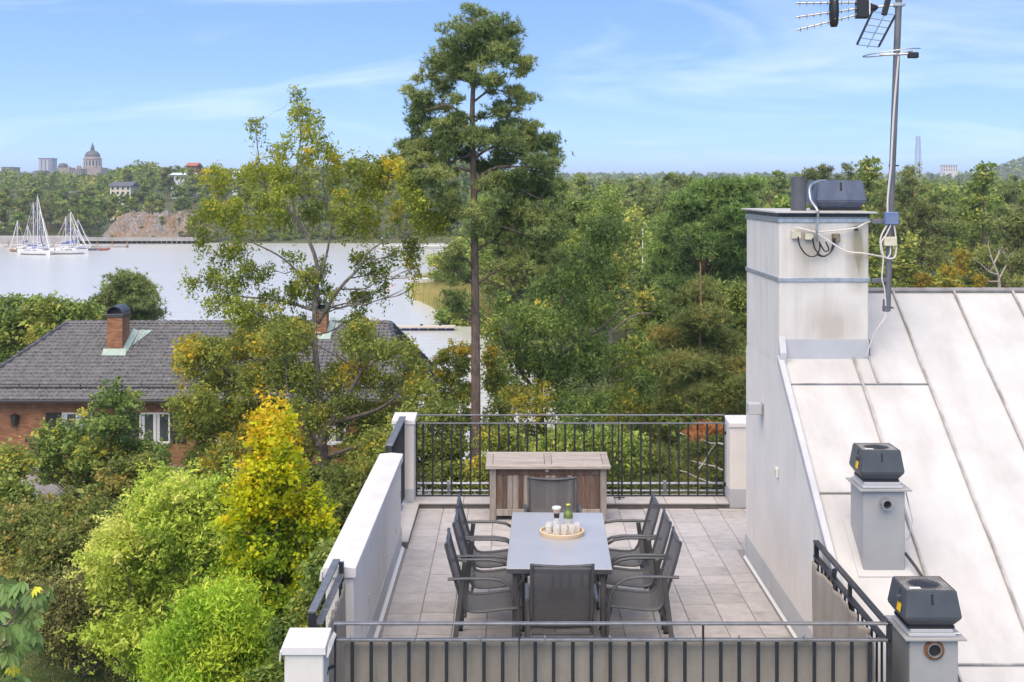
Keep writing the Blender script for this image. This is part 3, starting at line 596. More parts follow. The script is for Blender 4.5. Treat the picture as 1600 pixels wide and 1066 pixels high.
for i in range(15):
    yy = 8.52 + .118*i
    if abs(yy-9.3) > .03: baluster(r3, 2.425, yy, .05, .965, R(90))
MB().tube([(2.417,9.75,.985),(2.417,9.75,1.01),(2.43,9.78,1.03)], .02, 6).build('clamp', m_black, r3)
r4 = thing('left_near_railing', (-1.33, 9.1, 0), 'flat dark side railing between near left pillar and the parapet wall', 'railing')
MB().box(-1.355,-1.30,8.62,9.83,1.08,1.10).build('top_rail', m_railtop, r4, bevel=.003)
MB().box(-1.352,-1.300,8.62,8.645,.62,1.08).build('post', m_dark, r4)
yy = 8.66
for k in range(4): MB().box(-1.315,-1.265,yy,yy+.285,.985,1.0).build('rail_segment', m_railtop, r4, bevel=.003); yy += .292
MB().box(-1.305,-1.27,9.79,9.83,-.1,1.08).build('post', m_dark, r4)
r5 = thing('left_far_railing', (-1.33, 15.0, 0), 'flat dark side railing between the parapet end and the far left pillar', 'railing')
MB().box(-1.375,-1.295,14.12,15.87,1.10,1.12).build('top_rail', m_railtop, r5, bevel=.003)
MB().box(-1.375,-1.36,14.12,15.87,1.0,1.10).build('rail_side', m_dark, r5); MB().box(-1.352,-1.31,14.12,14.15,.12,1.10).build('post', m_dark, r5); MB().box(-1.36,-1.31,15.8,15.87,.12,1.10).build('post', m_dark, r5)
for i in range(14): baluster(r5, -1.33, 14.24+.115*i, .12, 1.10, R(90))
MB().box(-1.345,-1.315,14.15,15.8,.135,.155).build('bottom_rail', m_dark, r5)
# screens of cloth tied to the railings
def cloth(name, p0, p1, z0, z1, amp, label, seed, gather=0.):
    rg = np.random.default_rng(seed); p0 = np.array(p0); p1 = np.array(p1); L = np.linalg.norm(p1-p0); d = (p1-p0)/L; nrm = np.array([-d[1], d[0]])
    nu, nv = int(L/.012), 26; V = []; ph = rg.uniform(0,6.28,6); fr = rg.uniform(8,46,6)
    for j in range(nv):
        v = j/(nv-1); z = z0 + (z1-z0)*v
        for i in range(nu):
            u = i/(nu-1)*L; e = np.exp(-(L-u)/.30)*gather + np.exp(-u/.22)*gather
            w_ = sum(np.sin(u*fr[k]+ph[k]+v*(k-2)*.5) for k in range(6))/6
            o = amp*(w_*(1+1.5*e)) + .006*np.sin((u*3+v*4)+seed)
            sag = -.014*abs(math.sin(u*math.pi/.42))*(v**6) - .012*e*v**4*abs(np.sin(u*9))
            q = p0 + d*u + nrm*o; V.append((q[0], q[1], z+sag))
    i, j = np.meshgrid(np.arange(nu-1), np.arange(nv-1)); a = (j*nu+i).ravel()
    me = np_mesh(name, V, np.stack([a,a+1,a+nu+1,a+nu],-1), m_curtain, smooth=True)
    o = obj(name, me); tag(o, label, 'screen cloth'); md = o.modifiers.new('thick','SOLIDIFY'); md.thickness = .003
    return o
cloth('screen_cloth', (-1.09,8.45), (2.31,8.45), .04, .968, .012, 'taupe windscreen cloth stretched behind the upright bars of the front railing', 3, .6)
cloth('screen_cloth', (2.375,10.27), (2.375,8.50), .04, .958, .026, 'wrinkled taupe windscreen cloth hung inside the right side railing', 8, .9)
cloth('screen_cloth', (-1.245,8.47), (-1.245,9.80), .04, .965, .02, 'taupe windscreen cloth hung inside the near left side railing', 12, .5)

# ------------------------------------------------------------------ chairs
def make_chair():
    """origin on the floor under the seat centre; the chair faces +Y"""
    r = thing('garden_chair', (0,0,0), '', 'chair', 'charcoal sling garden chairs round the table')
    wd = .235; side = .275
    prof = [(.235,.405),(.10,.395),(-.06,.375),(-.15,.372),(-.20,.385),(-.232,.43),(-.265,.52),(-.305,.66),(-.345,.80),(-.37,.90),(-.372,.93)]
    # sling : one continuous sheet, slightly dished
    V = []; nu = 9
    for (y, z) in prof:
        for i in range(nu):
            u = i/(nu-1)*2-1; dz = -.010*(1-u*u)
            V.append((u*wd, y + (dz if z > .45 else 0), z + (dz if z <= .45 else 0)))
    k = len(prof); Fs = [(j*nu+i, j*nu+i+1, (j+1)*nu+i+1, (j+1)*nu+i) for j in range(k-1) for i in range(nu-1)]
    o = obj('seat_sling', np_mesh('seat_sling', V, Fs, m_sling, smooth=True), r); md = o.modifiers.new('thick','SOLIDIFY'); md.thickness = .006; md.offset = 0
    for s in (-1, 1):
        MB().tube([(s*(wd+.006),y,z) for y,z in prof[:-1]] + [(s*(wd+.006),-.378,.925),(s*(wd+.006),-.372,.945)], .0135, 8).build('side_frame', m_alu, r, smooth=True)
        arm = [(-.36,.655),(-.20,.66),(-.02,.66),(.08,.645),(.155,.60),(.205,.52),(.228,.42),(.235,.30),(.24,.012)]
        pts = []
        for a, b in zip(arm, arm[1:]):
            for t in (0,.5): pts.append((s*side, a[0]+(b[0]-a[0])*t, a[1]+(b[1]-a[1])*t))
        pts.append((s*side,)+arm[-1])
        # flattened tube for the arm rest that curves down into the front leg
        mbt = MB().tube(pts, .014, 8); mbt.v = [(s*side+(v[0]-s*side)*1.2, v[1], v[2]) for v in mbt.v]
        mbt.build('arm_rest', m_alu, r, smooth=True)
        MB().bar((s*(side-.012),-.235,.655),(s*(side-.005),-.315,.012),.026,.042,(0,1,0)).build('rear_leg', m_alu, r, bevel=.006)
        MB().bar((s*(wd),-.262,.52),(s*side,-.25,.52),.02,.02).build('stretcher', m_alu, r)
        for y in (.24,-.315): MB().box(s*side-.017,s*side+.017,y-.02,y+.02,0,.014).build('foot_cap', m_black, r)
        MB().tube([(s*(wd+.004),.20,.385),(s*(wd+.01),.225,.30),(s*side,.236,.22)], .011, 6).build('front_brace', m_alu, r, smooth=True)
    MB().tube([(-wd-.006,.235,.40),(wd+.006,.235,.40)], .013, 8).build('front_rail', m_alu, r, smooth=True)
    MB().bar((-wd-.006,-.215,.335),(wd+.006,-.215,.335),.022,.028).bar((-wd-.03,-.268,.33),(wd+.03,-.268,.33),.03,.03).build('cross_bar', m_alu, r, bevel=.004)
    MB().tube([(-wd-.008,-.374,.935),(-wd*.6,-.370,.925),(0,-.362,.918),(wd*.6,-.370,.925),(wd+.008,-.374,.935)], .012, 8).build('back_top_rail', m_alu, r, smooth=True)
    return r
proto = make_chair()
T_ROT = R(-1.6)
TCX, TCY = .420, 11.78
spots = [(1.035,11.12,90,'charcoal sling chair on the right side of the table, nearest the front railing'),
         (1.030,11.77,90,'charcoal sling chair on the right side of the table, between two others'),
         (1.000,12.40,91,'charcoal sling chair on the right side of the table, nearest the wooden chest'),
         (-.175,11.07,-90,'charcoal sling chair on the left side of the table, nearest the front railing'),
         (-.135,11.73,-91,'charcoal sling chair on the left side of the table, between two others'),
         (-.140,12.36,-90,'charcoal sling chair on the left side of the table, nearest the wooden chest'),
         (.396,10.61,0,'charcoal sling chair seen from behind at the near end of the table'),
         (.412,12.95,180,'charcoal sling chair at the far table end, backed against the wooden chest')]
for i, (x, y, a, lb) in enumerate(spots):
    c = proto if i == 0 else copy_tree(proto)
    c.location = (x, y, 0); c.rotation_euler = (0, 0, R(a)); c['label'] = lb

# ------------------------------------------------------------------ table
tb = thing('dining_table', (TCX, TCY, 0), 'rectangular outdoor dining table with pale grey glass top and dark metal legs', 'table')
hw, hl = .4425, .94
MB().box(TCX-hw,TCX+hw,TCY-hl,TCY+hl,.718,.73).build('table_top', m_top, tb, bevel=.003)
MB().box(TCX-hw+.005,TCX+hw-.005,TCY-hl+.005,TCY-hl+.035,.685,.717).box(TCX-hw+.005,TCX+hw-.005,TCY+hl-.035,TCY+hl-.005,.685,.717).box(TCX-hw+.005,TCX-hw+.035,TCY-hl+.035,TCY+hl-.035,.685,.717).box(TCX+hw-.035,TCX+hw-.005,TCY-hl+.035,TCY+hl-.035,.685,.717).build('apron', m_alu, tb)
for sx in (-1,1):
    for sy in (-1,1):
        x = TCX+sx*(hw-.075); y = TCY+sy*(hl-.075)
        MB().bar((x,y,.684),(x+sx*.01,y+sy*.02,0),.045,.045,(0,1,0)).build('leg', m_alu, tb, bevel=.006)
        MB().tube([(x,y,.42),(x-sx*.02,y,.55),(x-sx*.08,y,.64),(x-sx*.17,y,.685)], .011, 6).build('leg_brace', m_alu, tb, smooth=True)
for dx in (-.075,.0,.085): MB().box(TCX+dx+.03-.014,TCX+dx+.03+.014,TCY+.55,TCY+.58,.10,.70).build('centre_leg', m_alu, tb, bevel=.003)
MB().box(TCX-.09,TCX+.16,TCY+.53,TCY+.60,.0,.10).build('centre_foot', m_alu, tb)
tb.rotation_euler = (0,0,T_ROT)
# ------------------------------------------------------------------ tray, bottles, tumblers
tx, ty, tz = .458, 11.93, .731
tr = MB().lathe([(.0,.006),(.188,.006),(.190,.036),(.2,.038),(.205,.034),(.200,.0),(.0,.0)], (tx,ty,tz), 40).build('serving_tray', m_tray, smooth=True)
tag(tr, 'round pale wooden tray holding bottles and glasses on the table', 'tray')
bz = tz + .0065
def bottle(x, y, prof, name, label):
    r = thing(name, (x,y,bz), label, 'bottle'); MB().lathe(prof, (x,y,bz), 24, closed=True).build('glass_body', m_glass, r, smooth=True); return r
b1 = bottle(.412, 11.99, [(.0,.002),(.036,.002),(.042,.01),(.040,.09),(.022,.125),(.020,.15),(.038,.215),(.036,.215),(.018,.15),(.020,.124),(.037,.088),(.038,.012),(.0,.006)], 'carafe', 'clear glass carafe with cork collar and dark band on the tray')
MB().lathe([(.0215,.128),(.0245,.128),(.0245,.170),(.0265,.170)], (.412,11.99,bz), 20).lathe([(0,.126),(.024,.128),(.026,.17),(0,.172)], (.412,11.99,bz), 20).build('dark_band', mat('brown_band',(.035,.022,.018),rough=.6), b1, smooth=True)
MB().lathe([(0,.173),(.026,.173),(.036,.205),(0,.205)], (.412,11.99,bz), 20).build('cork_collar', m_cork, b1, smooth=True)
MB().lathe([(0,.206),(.041,.206),(.043,.222),(.038,.228),(0,.229)], (.412,11.99,bz), 20).build('lid', m_white, b1, smooth=True)
b2 = bottle(.520, 12.01, [(.0,.002),(.038,.002),(.041,.01),(.041,.12),(.038,.12),(.038,.012),(.0,.006)], 'glass_bottle', 'clear glass bottle with green rubbery top on the tray')
MB().lathe([(0,.121),(.043,.121),(.043,.150),(.035,.172),(.017,.186),(.0125,.20),(.0125,.235),(0,.235)], (.520,12.01,bz), 24).build('green_neck', m_green, b2, smooth=True)
MB().lathe([(0,.236),(.019,.236),(.020,.246),(0,.249)], (.520,12.01,bz), 20).build('lime_stopper', m_lime, b2, smooth=True)
gl = [(.335,11.93,'front left','at the left rim of the tray'),(.405,11.87,'','in front of the carafe'),(.475,11.88,'','at the middle of the tray'),(.545,11.90,'','in front of the green-topped bottle'),(.60,11.97,'','at the right rim of the tray'),(.345,12.01,'','behind the others beside the carafe')]
for i, (x, y, _, lb) in enumerate(gl):
    o = MB().lathe([(0,.001),(.028,.001),(.030,.004),(.034,.085),(.0325,.085),(.028,.010),(0,.008)], (x,y,bz), 20, closed=True).build('tumbler', m_glass, smooth=True)
    tag(o, 'clear glass tumbler standing ' + lb, 'glass', 'tumblers on the tray')

# ------------------------------------------------------------------ wooden chest
c0, c1, y0, y1 = -.262, 1.112, 15.255, 15.80
ck = thing('storage_chest', (.425, 15.5, 0), 'weathered slatted wooden storage chest in front of the rear railing', 'chest')
for x in (c0, c1-.075):
    for y in (y0, y1-.06): MB().box(x,x+.075,y,y+.06,0,.615).build('corner_post', m_teak, ck, bevel=.005)
MB().box(c0+.077,c1-.077,y0+.008,y0+.045,.535,.612).build('upper_rail', m_teakred, ck, bevel=.004)
MB().box(c0+.077,c1-.077,y0+.008,y0+.045,.055,.135).build('lower_rail', m_teak, ck, bevel=.004)
ns = 19; x = c0+.080; sw_ = (c1-c0-.16)/ns
for i in range(ns):
    MB().box(x+.0045,x+sw_-.0045,y0+.018,y0+.036,.1355,.5345).build('slat', (m_teak if i in (2,3,5,9,10,13) else m_teakred), ck, bevel=.003); x += sw_
MB().box(c0+.08,c1-.08,y0+.040,y0+.055,.10,.56).build('inner_lining', mat('pale_lining',(.42,.40,.36),(.52,.5,.46),4,.8), ck)
for x in (c0+.02, c1-.055): MB().box(x,x+.03,y0+.062,y1-.062,.06,.61).build('side_panel', m_teak, ck)
MB().box(c0+.08,c1-.08,y1-.04,y1-.01,.06,.61).build('back_panel', m_teak, ck)
l0, l1 = -.31, 1.155
def lid_z(y): return .655 + (y-15.21)*.06
def plank(x0,x1,ya,yb,m_=m_teakflat,h=.028): MB().hexa([(x0,ya,lid_z(ya)-h),(x1,ya,lid_z(ya)-h),(x1,yb,lid_z(yb)-h),(x0,yb,lid_z(yb)-h)],[(x0,ya,lid_z(ya)),(x1,ya,lid_z(ya)),(x1,yb,lid_z(yb)),(x0,yb,lid_z(yb))]).build('lid_plank', m_, ck, bevel=.004)
plank(l0,l1,15.20,15.285,h=.038); plank(l0,l1,15.765,15.84)
for xx in (l0, .385, l1-.085): plank(xx+.002,xx+.083,15.288,15.762)
for xa_, xb_ in ((l0+.087,.383),(.472,l1-.087)):
    yy = 15.289
    for k in range(6): plank(xa_,xb_,yy,yy+.073); yy += .079
MB().box(.39,.43,y0-.002,y0+.006,.575,.60).build('latch', m_galv, ck)

# ------------------------------------------------------------------ antenna mast, cables on the chimney
am = thing('antenna_mast', (3.475, 12.0, zr(12)+.05), 'tall grey antenna mast with television aerial strapped beside the chimney', 'antenna')
def A(px, py, dy=0): return W(px, py, 12.0+dy)
base, top = A(1386.5, 486), A(1406.5, -60)
MB().tube([base, A(1390.5,360), A(1397.5,180), top], [.030,.030,.031,.032], 12).build('mast', m_mast, am, smooth=True)
MB().bar(A(1362,439), A(1388,437), .045, .04).build('lower_bracket', m_mast, am, bevel=.004); MB().bar(A(1362,346), A(1386,346), .05, .045).build('upper_bracket', m_mast, am, bevel=.004)
MB().bar(A(1379,480), A(1396,481), .03, .02).bar(A(1385,468),A(1384,487),.05,.06,(0,1,0)).build('foot_clamp', m_mast, am, bevel=.004)
MB().bar(A(1389,259), A(1404,259), .03,.012).build('band_clamp', m_dark, am)
c = A(1390,341); MB().box(c.x-.062,c.x+.062,c.y-.085,c.y-.02,c.z-.058,c.z+.058).build('junction_box', m_bluebox, am, bevel=.006)
c = A(1388.5,377); MB().box(c.x-.06,c.x+.055,c.y-.08,c.y-.025,c.z-.042,c.z+.042).build('terminal_box', m_cream, am, bevel=.005)
def cable(par, pts, r=.007, m_=None, name='cable', n=6):
    # smooth polyline through points
    P_ = [Vector(p) for p in pts]; Q = []
    for i in range(len(P_)-1):
        p0 = P_[max(i-1,0)]; p1 = P_[i]; p2 = P_[i+1]; p3 = P_[min(i+2,len(P_)-1)]
        for t in np.linspace(0,1,6)[:-1]:
            Q.append(.5*((2*p1)+(p2-p0)*t+(2*p0-5*p1+4*p2-p3)*t*t+(3*p1-p0-3*p2+p3)*t**3))
    Q.append(P_[-1]); return MB().tube(Q, r, n).build(name, m_ or m_cable, par, smooth=True)
cable(am, [A(1404,88,-.05),A(1402,110,-.05),A(1397,170,-.05),A(1393,240,-.05),A(1392,262,-.05),A(1387,310,-.05),A(1387,336,-.05)], .009)
cable(am, [A(1386,352,-.06),A(1376,372,-.06),A(1378,396,-.06),A(1388,404,-.06),A(1399,400,-.06),A(1400,375,-.06),A(1397,352,-.06)], .008)
cable(am, [A(1392,352,-.07),A(1384,368,-.07),A(1377,380,-.07),A(1380,400,-.07),A(1379,420,-.07),A(1378,436,-.07),A(1382,452,-.05),A(1384,478,-.04)], .007)
cable(am, [A(1391,384,-.05),A(1391,396,-.06),A(1386,404,-.06)], .007)
cable(am, [A(1384,484,-.02),A(1382,498,-.03),A(1372,512,-.03),A(1362,532,.0),A(1353,557,.02)], .006)
# tv aerial
def rod(par, a, b, r, m_, name, n=6): return MB().tube([a, b], r, n).build(name, m_, par, smooth=True)
hub = A(1352, 14)
for (sx, sy, ex, ey) in ((1244,5,1345,4),(1244,27,1345,13),(1245,47,1345,22)):
    boom = rod(am, A(sx,sy), A(ex,ey), .009, m_galv, 'director_boom')
    el = MB()
    for k in range(9):
        t = (k+.3)/9.3; p = A(sx+(ex-sx)*t, sy+(ey-sy)*t); el.tube([p+Vector((0,-.07,.012)), p+Vector((.03,.07,-.012))], .0035, 5)
    el.build('director_element', m_galv, am)
pc = A(1303,18); MB().ico((0,0,0),1,sub=2)
mb = MB().lathe([(.0,-.15),(.030,-.148),(.040,-.12),(.047,0),(.042,.11),(.032,.15),(0,.152)], (0,0,0), 14); mb.v = [(v[0]*.95+pc.x, v[1]*1.6+pc.y, v[2]*.95+pc.z) for v in mb.v]; mb.build('boom_clamp', m_black, am, smooth=True)
a, b = A(1338,14), A(1371,11); mb = MB()
mb.hexa([a+Vector((0,-.06,-.085)),A(1357,25)+Vector((0,-.06,-.02)),A(1357,25)+Vector((0,.06,-.02)),a+Vector((0,.06,-.085))],[a+Vector((0,-.06,.085)),A(1355,1)+Vector((0,-.06,.0)),A(1355,1)+Vector((0,.06,.0)),a+Vector((0,.06,.085))])
mb.tube([A(1355,13),A(1363,13),A(1372,11)], [.065,.045,.014], 10)
mb.build('dipole_box', m_black, am, bevel=.01)
MB().bar(A(1356,0)+Vector((0,-.065,0)), A(1356,25)+Vector((0,-.065,0)), .012,.004,(0,1,0)).build('cable_tie', m_white, am)
rod(am, A(1370,11), A(1410,7), .010, m_galv, 'boom'); MB().bar(A(1396,8), A(1414,7), .07, .03).bar(A(1399,4),A(1399,12),.02,.03).build('mast_clamp', m_galv, am, bevel=.004)
ref = []
for dy in (-.16, .16):
    MB().bar(A(1363,18,dy), A(1339,70,dy), .018,.018,(0,1,0)).build('reflector_bar', m_black, am); MB().bar(A(1399,24,dy), A(1373,73,dy), .018,.018,(0,1,0)).build('reflector_bar', m_black, am)
MB().bar(A(1388,-2), A(1381,24), .05,.04,(0,1,0)).build('reflector_arm', m_black, am, bevel=.006)
g = MB(); g.tube([A(1383,22), A(1355,75)], .006, 5)
for k in range(6):
    t = k/5; g.tube([A(1363-24*t,18+52*t,-.16), A(1399-26*t,24+50*t,.16)], .0035, 5)
g.build('reflector_grid', m_galv, am)
lc = A(1393, 85)
rg_ = MB(); n = 28; lp = [(lc.x+.255*math.cos(2*math.pi*j/n), lc.y+.255*math.sin(2*math.pi*j/n), lc.z+.03*math.cos(2*math.pi*j/n)+.015) for j in range(2,n-1)]
rg_.tube(lp, .006, 6).build('loop_dipole', m_galv, am, smooth=True)
rod(am, A(1375,86,-.02), A(1432,84,-.02), .012, m_galv, 'loop_arm'); c = A(1427,86,-.02); MB().box(c.x-.05,c.x+.045,c.y-.03,c.y+.03,c.z-.03,c.z+.025).build('loop_box', m_black, am, bevel=.008)
# fan wiring on the chimney front
cw = thing('chimney_wiring', (2.9, 12.02, 3.4), 'cluster of weathered connection boxes and looping cables on the chimney front', 'wiring')
def Q(px, py, dy=0): return W(px, py, 12.03+dy)
for (px, py, wd, ht, m_) in ((1244,367,.085,.075,m_cream),(1264,369,.08,.07,m_cream),(1306,372,.07,.08,mat('brown_box',(.17,.13,.085),(.24,.19,.13),20,.7))):
    c = Q(px,py); MB().box(c.x-wd/2,c.x+wd/2,12.0,12.049,c.z-ht/2,c.z+ht/2).build('connection_box', m_, cw, bevel=.006)
for loop in ([(1247,370),(1250,385),(1260,398),(1272,401),(1280,392),(1281,380)],[(1270,372),(1273,388),(1284,400),(1296,396),(1301,383),(1302,372)],[(1280,378),(1288,392),(1295,390),(1290,378)],[(1305,372),(1301,390),(1288,401),(1276,398)]):
    cable(cw, [Q(a,b,-.035) for a,b in loop], .007, m_black)
cable(cw, [Q(1290,282,.35),Q(1277,284,.25),Q(1266,292,.15),Q(1267,312,.05),Q(1277,328,-.08),Q(1278,340,-.06),Q(1276,362,-.05),Q(1277,378,-.03)], .012, m_galv)
cable(cw, [Q(1240,356,-.04),Q(1270,362,-.04),Q(1300,380,-.04),Q(1322,393,-.04),Q(1350,396,-.03),Q(1372,400,.0),Q(1383,402,-.05)], .009)
cable(cw, [Q(1247,355,-.04),Q(1270,362,-.04),Q(1310,360,-.04),Q(1338,356,-.04),Q(1350,350,-.03),Q(1362,346,.0),Q(1378,347,-.02)], .008)
MB().bar(Q(1337,354,-.03),Q(1338,361,-.03),.03,.03).build('gland', m_black, cw)

# ------------------------------------------------------------------ brick house by the lake
bh = thing('brick_house', (-13.3, 57, -8.5), 'low red brick house with dark tiled hipped roof and two brick chimneys by the lake', 'house')
MB().box(-23.7,-4.9,57,68,-8.25,-5.28).build('wall', m_brick, bh)
MB().box(-23.75,-4.85,56.95,68.05,-11,-8.252).build('plinth', mat('concrete_plinth',(.20,.19,.185),(.28,.265,.25),3,.9), bh)
m_rtile = mat('dark_roof_tile', (.036,.036,.040), (.105,.105,.112), 4.2, .38, 0, .2, 30, c3=(.105,.102,.104), c3pos=.58, c3scale=.9)
RA, RB = (-4.45,56.4,-5.27), (-3.38,68.6,-6.3)   # right eave corners
EX0, EX1, EY0, EY1, RX0, RX1, RYm, EZ, RZ = -24.3, -4.45, 56.4, 68.6, -21.4, -5.85, 62.5, -5.27, -2.57
rf = MB().add([(EX0,EY0,EZ-.02),(EX1,EY0,EZ-.02),(RB[0],RB[1],RB[2]-.02),(EX0,EY1,EZ-.02),(RX0,RYm,RZ-.02),(RX1,RYm,RZ-.02)],
              [(0,1,5,4),(1,2,5),(2,3,4,5),(3,0,4),(0,3,2,1)]).build('roof', m_rtile, bh)
def tile_plane(O, U, Vd, Lv, u0, u1, rows, tw, parent):
    O = np.array(O,float); U = np.array(U,float); Vd = np.array(Vd,float); U /= np.linalg.norm(U); Vd /= np.linalg.norm(Vd); Nn = np.cross(U, Vd); Nn *= np.sign(Nn[2])
    V = []; Fs = []; k = 6; rg = np.random.default_rng(2)
    for r in range(rows):
        v0, v1 = r/rows, (r+1.12)/rows; a, b = u0(v0+.5/rows), u1(v0+.5/rows)
        n = int((b-a)/tw*k); u = a + np.arange(n+1)*tw/k; ph = (u/tw) % 1.0
        prof = .042*np.maximum(0, np.sin(ph*2*np.pi*.72)) ; jit = np.repeat(rg.normal(0,.004,n//k+2), k)[:n+1]
        for (v, lift, pz) in ((v0,-.01,0),(v0,.035,1),(v1,.004,1)):
            V.append(O + np.outer(u, U) + Vd*v*Lv + np.outer(prof*pz+lift+jit*pz, Nn))
    off = 0; Vall = np.concatenate(V)
    for q in range(0, len(V), 3):
        m_ = len(V[q])
        for s in (0, 1):
            a = off + s*m_ + np.arange(m_-1); Fs.append(np.stack([a, a+1, a+1+m_, a+m_], -1))
        off += 3*m_
    me = np_mesh('roof_tiling', Vall - np.array(wloc(parent)), np.concatenate(Fs), m_rtile)
    return obj('roof_tiling', me, parent, kind='stuff')
Ls = math.hypot(RYm-EY0, RZ-EZ)
tile_plane((0,EY0,EZ),(1,0,0),(0,RYm-EY0,RZ-EZ),Ls,lambda v:EX0+(RX0-EX0)*v,lambda v:EX1+(RX1-EX1)*v,22,.215,rf)
ra, rb, rr_ = np.array(RA), np.array(RB), np.array((RX1,RYm,RZ)); U_ = (rb-ra)/np.linalg.norm(rb-ra); ur = float((rr_-ra)@U_); Vv = rr_-ra-U_*ur; Lu = np.linalg.norm(rb-ra)
tile_plane(ra,U_,Vv,np.linalg.norm(Vv),lambda v:ur*v,lambda v:Lu+(ur-Lu)*v,12,.32,rf)
def ridge_line(a, b, n):
    a = Vector(a); b = Vector(b); m_ = MB()
    for i in range(n):
        p = a + (b-a)*(i/n); q = a + (b-a)*((i+1.08)/n); m_.tube([p+Vector((0,0,.03)), q+Vector((0,0,.015))], [.13,.105], 8)
    m_.build('ridge_tile_row', m_rtile, rf, smooth=True)
ridge_line((RX0,RYm,RZ),(RX1,RYm,RZ),44); ridge_line((EX0,EY0,EZ),(RX0,RYm,RZ),20); ridge_line((EX1,EY0,EZ),(RX1,RYm,RZ),20); ridge_line(RB,(RX1,RYm,RZ),20)
MB().box(EX0,EX1,EY0-.12,EY0-.02,EZ-.12,EZ-.0).build('gutter', mat('black_gutter',(.03,.028,.027),rough=.5), rf, bevel=.02)
MB().box(EX0+.1,EX1-.1,EY0,57.0,EZ-.10,EZ-.04).build('soffit', mat('brown_soffit',(.09,.05,.03),(.13,.075,.045),3,.8), rf)
sg = MB(); yy = EY0+.75; zz_ = EZ+.75*(RZ-EZ)/(RYm-EY0)
for h_ in (.12,.22): sg.tube([(EX0+.6,yy,zz_+h_),(EX1-.6,yy,zz_+h_)], .022, 6)
x = EX0+.8
while x < EX1-.6: sg.bar((x,yy+.12,zz_+.04),(x,yy,zz_+.25),.03,.05); x += .9
sg.build('snow_guard', m_black, rf)
m_copper = mat('green_copper', (.22,.31,.265), (.32,.40,.35), 5, .6)
m_hood = mat('dark_hood', (.035,.034,.036), (.06,.058,.06), 4, .4)
def house_chimney(x0, x1, y0, y1, zt, hood):
    zf = lambda y: EZ + (y-EY0)*(RZ-EZ)/(RYm-EY0)
    c = MB().box(x0,x1,y0,y1,zf(y0)-.3,zt).build('chimney', m_brick, bh)
    MB().box(x0-.05,x1+.05,y0-.05,y1+.05,zt+.001,zt+.16).build('cap', m_hood, c, bevel=.02)
    n = 10; V = []; rr = (x1-x0)/2+.03; xc = (x0+x1)/2
    arc = [(xc+rr*math.cos(math.pi*i/n), 0, zt+.165+hood*math.sin(math.pi*i/n)) for i in range(n+1)] ; inn = [(xc+(rr-.05)*math.cos(math.pi*i/n), 0, zt+.165+(hood-.05)*math.sin(math.pi*i/n)) for i in range(n,-1,-1)]
    m_ = MB(); m_.prism(arc+inn, (0,y0-.03,0), (0,y1+.03,0)); m_.build('hood', m_hood, c)
    MB().box(x0+.02,x1-.02,y0+.25,y1-.1,zt+.162,zt+.166+hood*.5).build('hood_core', m_black, c)
    MB().hexa([(x0-.15,y0-.28,zf(y0-.28)+.05),(x1+.22,y0-.28,zf(y0-.28)+.05),(x1+.22,y0-.003,zf(y0)+.05),(x0-.15,y0-.003,zf(y0)+.05)],[(x0-.15,y0-.28,zf(y0-.28)+.08),(x1+.22,y0-.28,zf(y0-.28)+.08),(x1+.22,y0-.003,zf(y0)+.22),(x0-.15,y0-.003,zf(y0)+.22)]).build('copper_apron', m_copper, c)
    MB().hexa([(x1+.003,y0,zf(y0)+.05),(x1+.22,y0,zf(y0)+.05),(x1+.28,y1+.6,zf(y1+.6)+.05),(x1+.003,y1+.6,zf(y1+.6)+.05)],[(x1+.003,y0,zf(y0)+.20),(x1+.22,y0,zf(y0)+.08),(x1+.28,y1+.6,zf(y1+.6)+.08),(x1+.003,y1+.6,zf(y1+.6)+.2)]).build('copper_side', m_copper, c)
    MB().hexa([(x1+.30,y0+.6,zf(y0+.6)+.05),(x1+.34,y0+.6,zf(y0+.6)+.05),(x1+.9,y1+.7,zf(y1+.7)+.05),(x1+.285,y1+.7,zf(y1+.7)+.05)],[(x1+.30,y0+.6,zf(y0+.6)+.07),(x1+.34,y0+.6,zf(y0+.6)+.07),(x1+.9,y1+.7,zf(y1+.7)+.07),(x1+.285,y1+.7,zf(y1+.7)+.07)]).build('copper_gutter', m_copper, c)
house_chimney(-18.70,-17.98,59.95,61.1,-2.04,.36)
house_chimney(-9.2,-8.75,61.3,62.1,-1.95,.33)
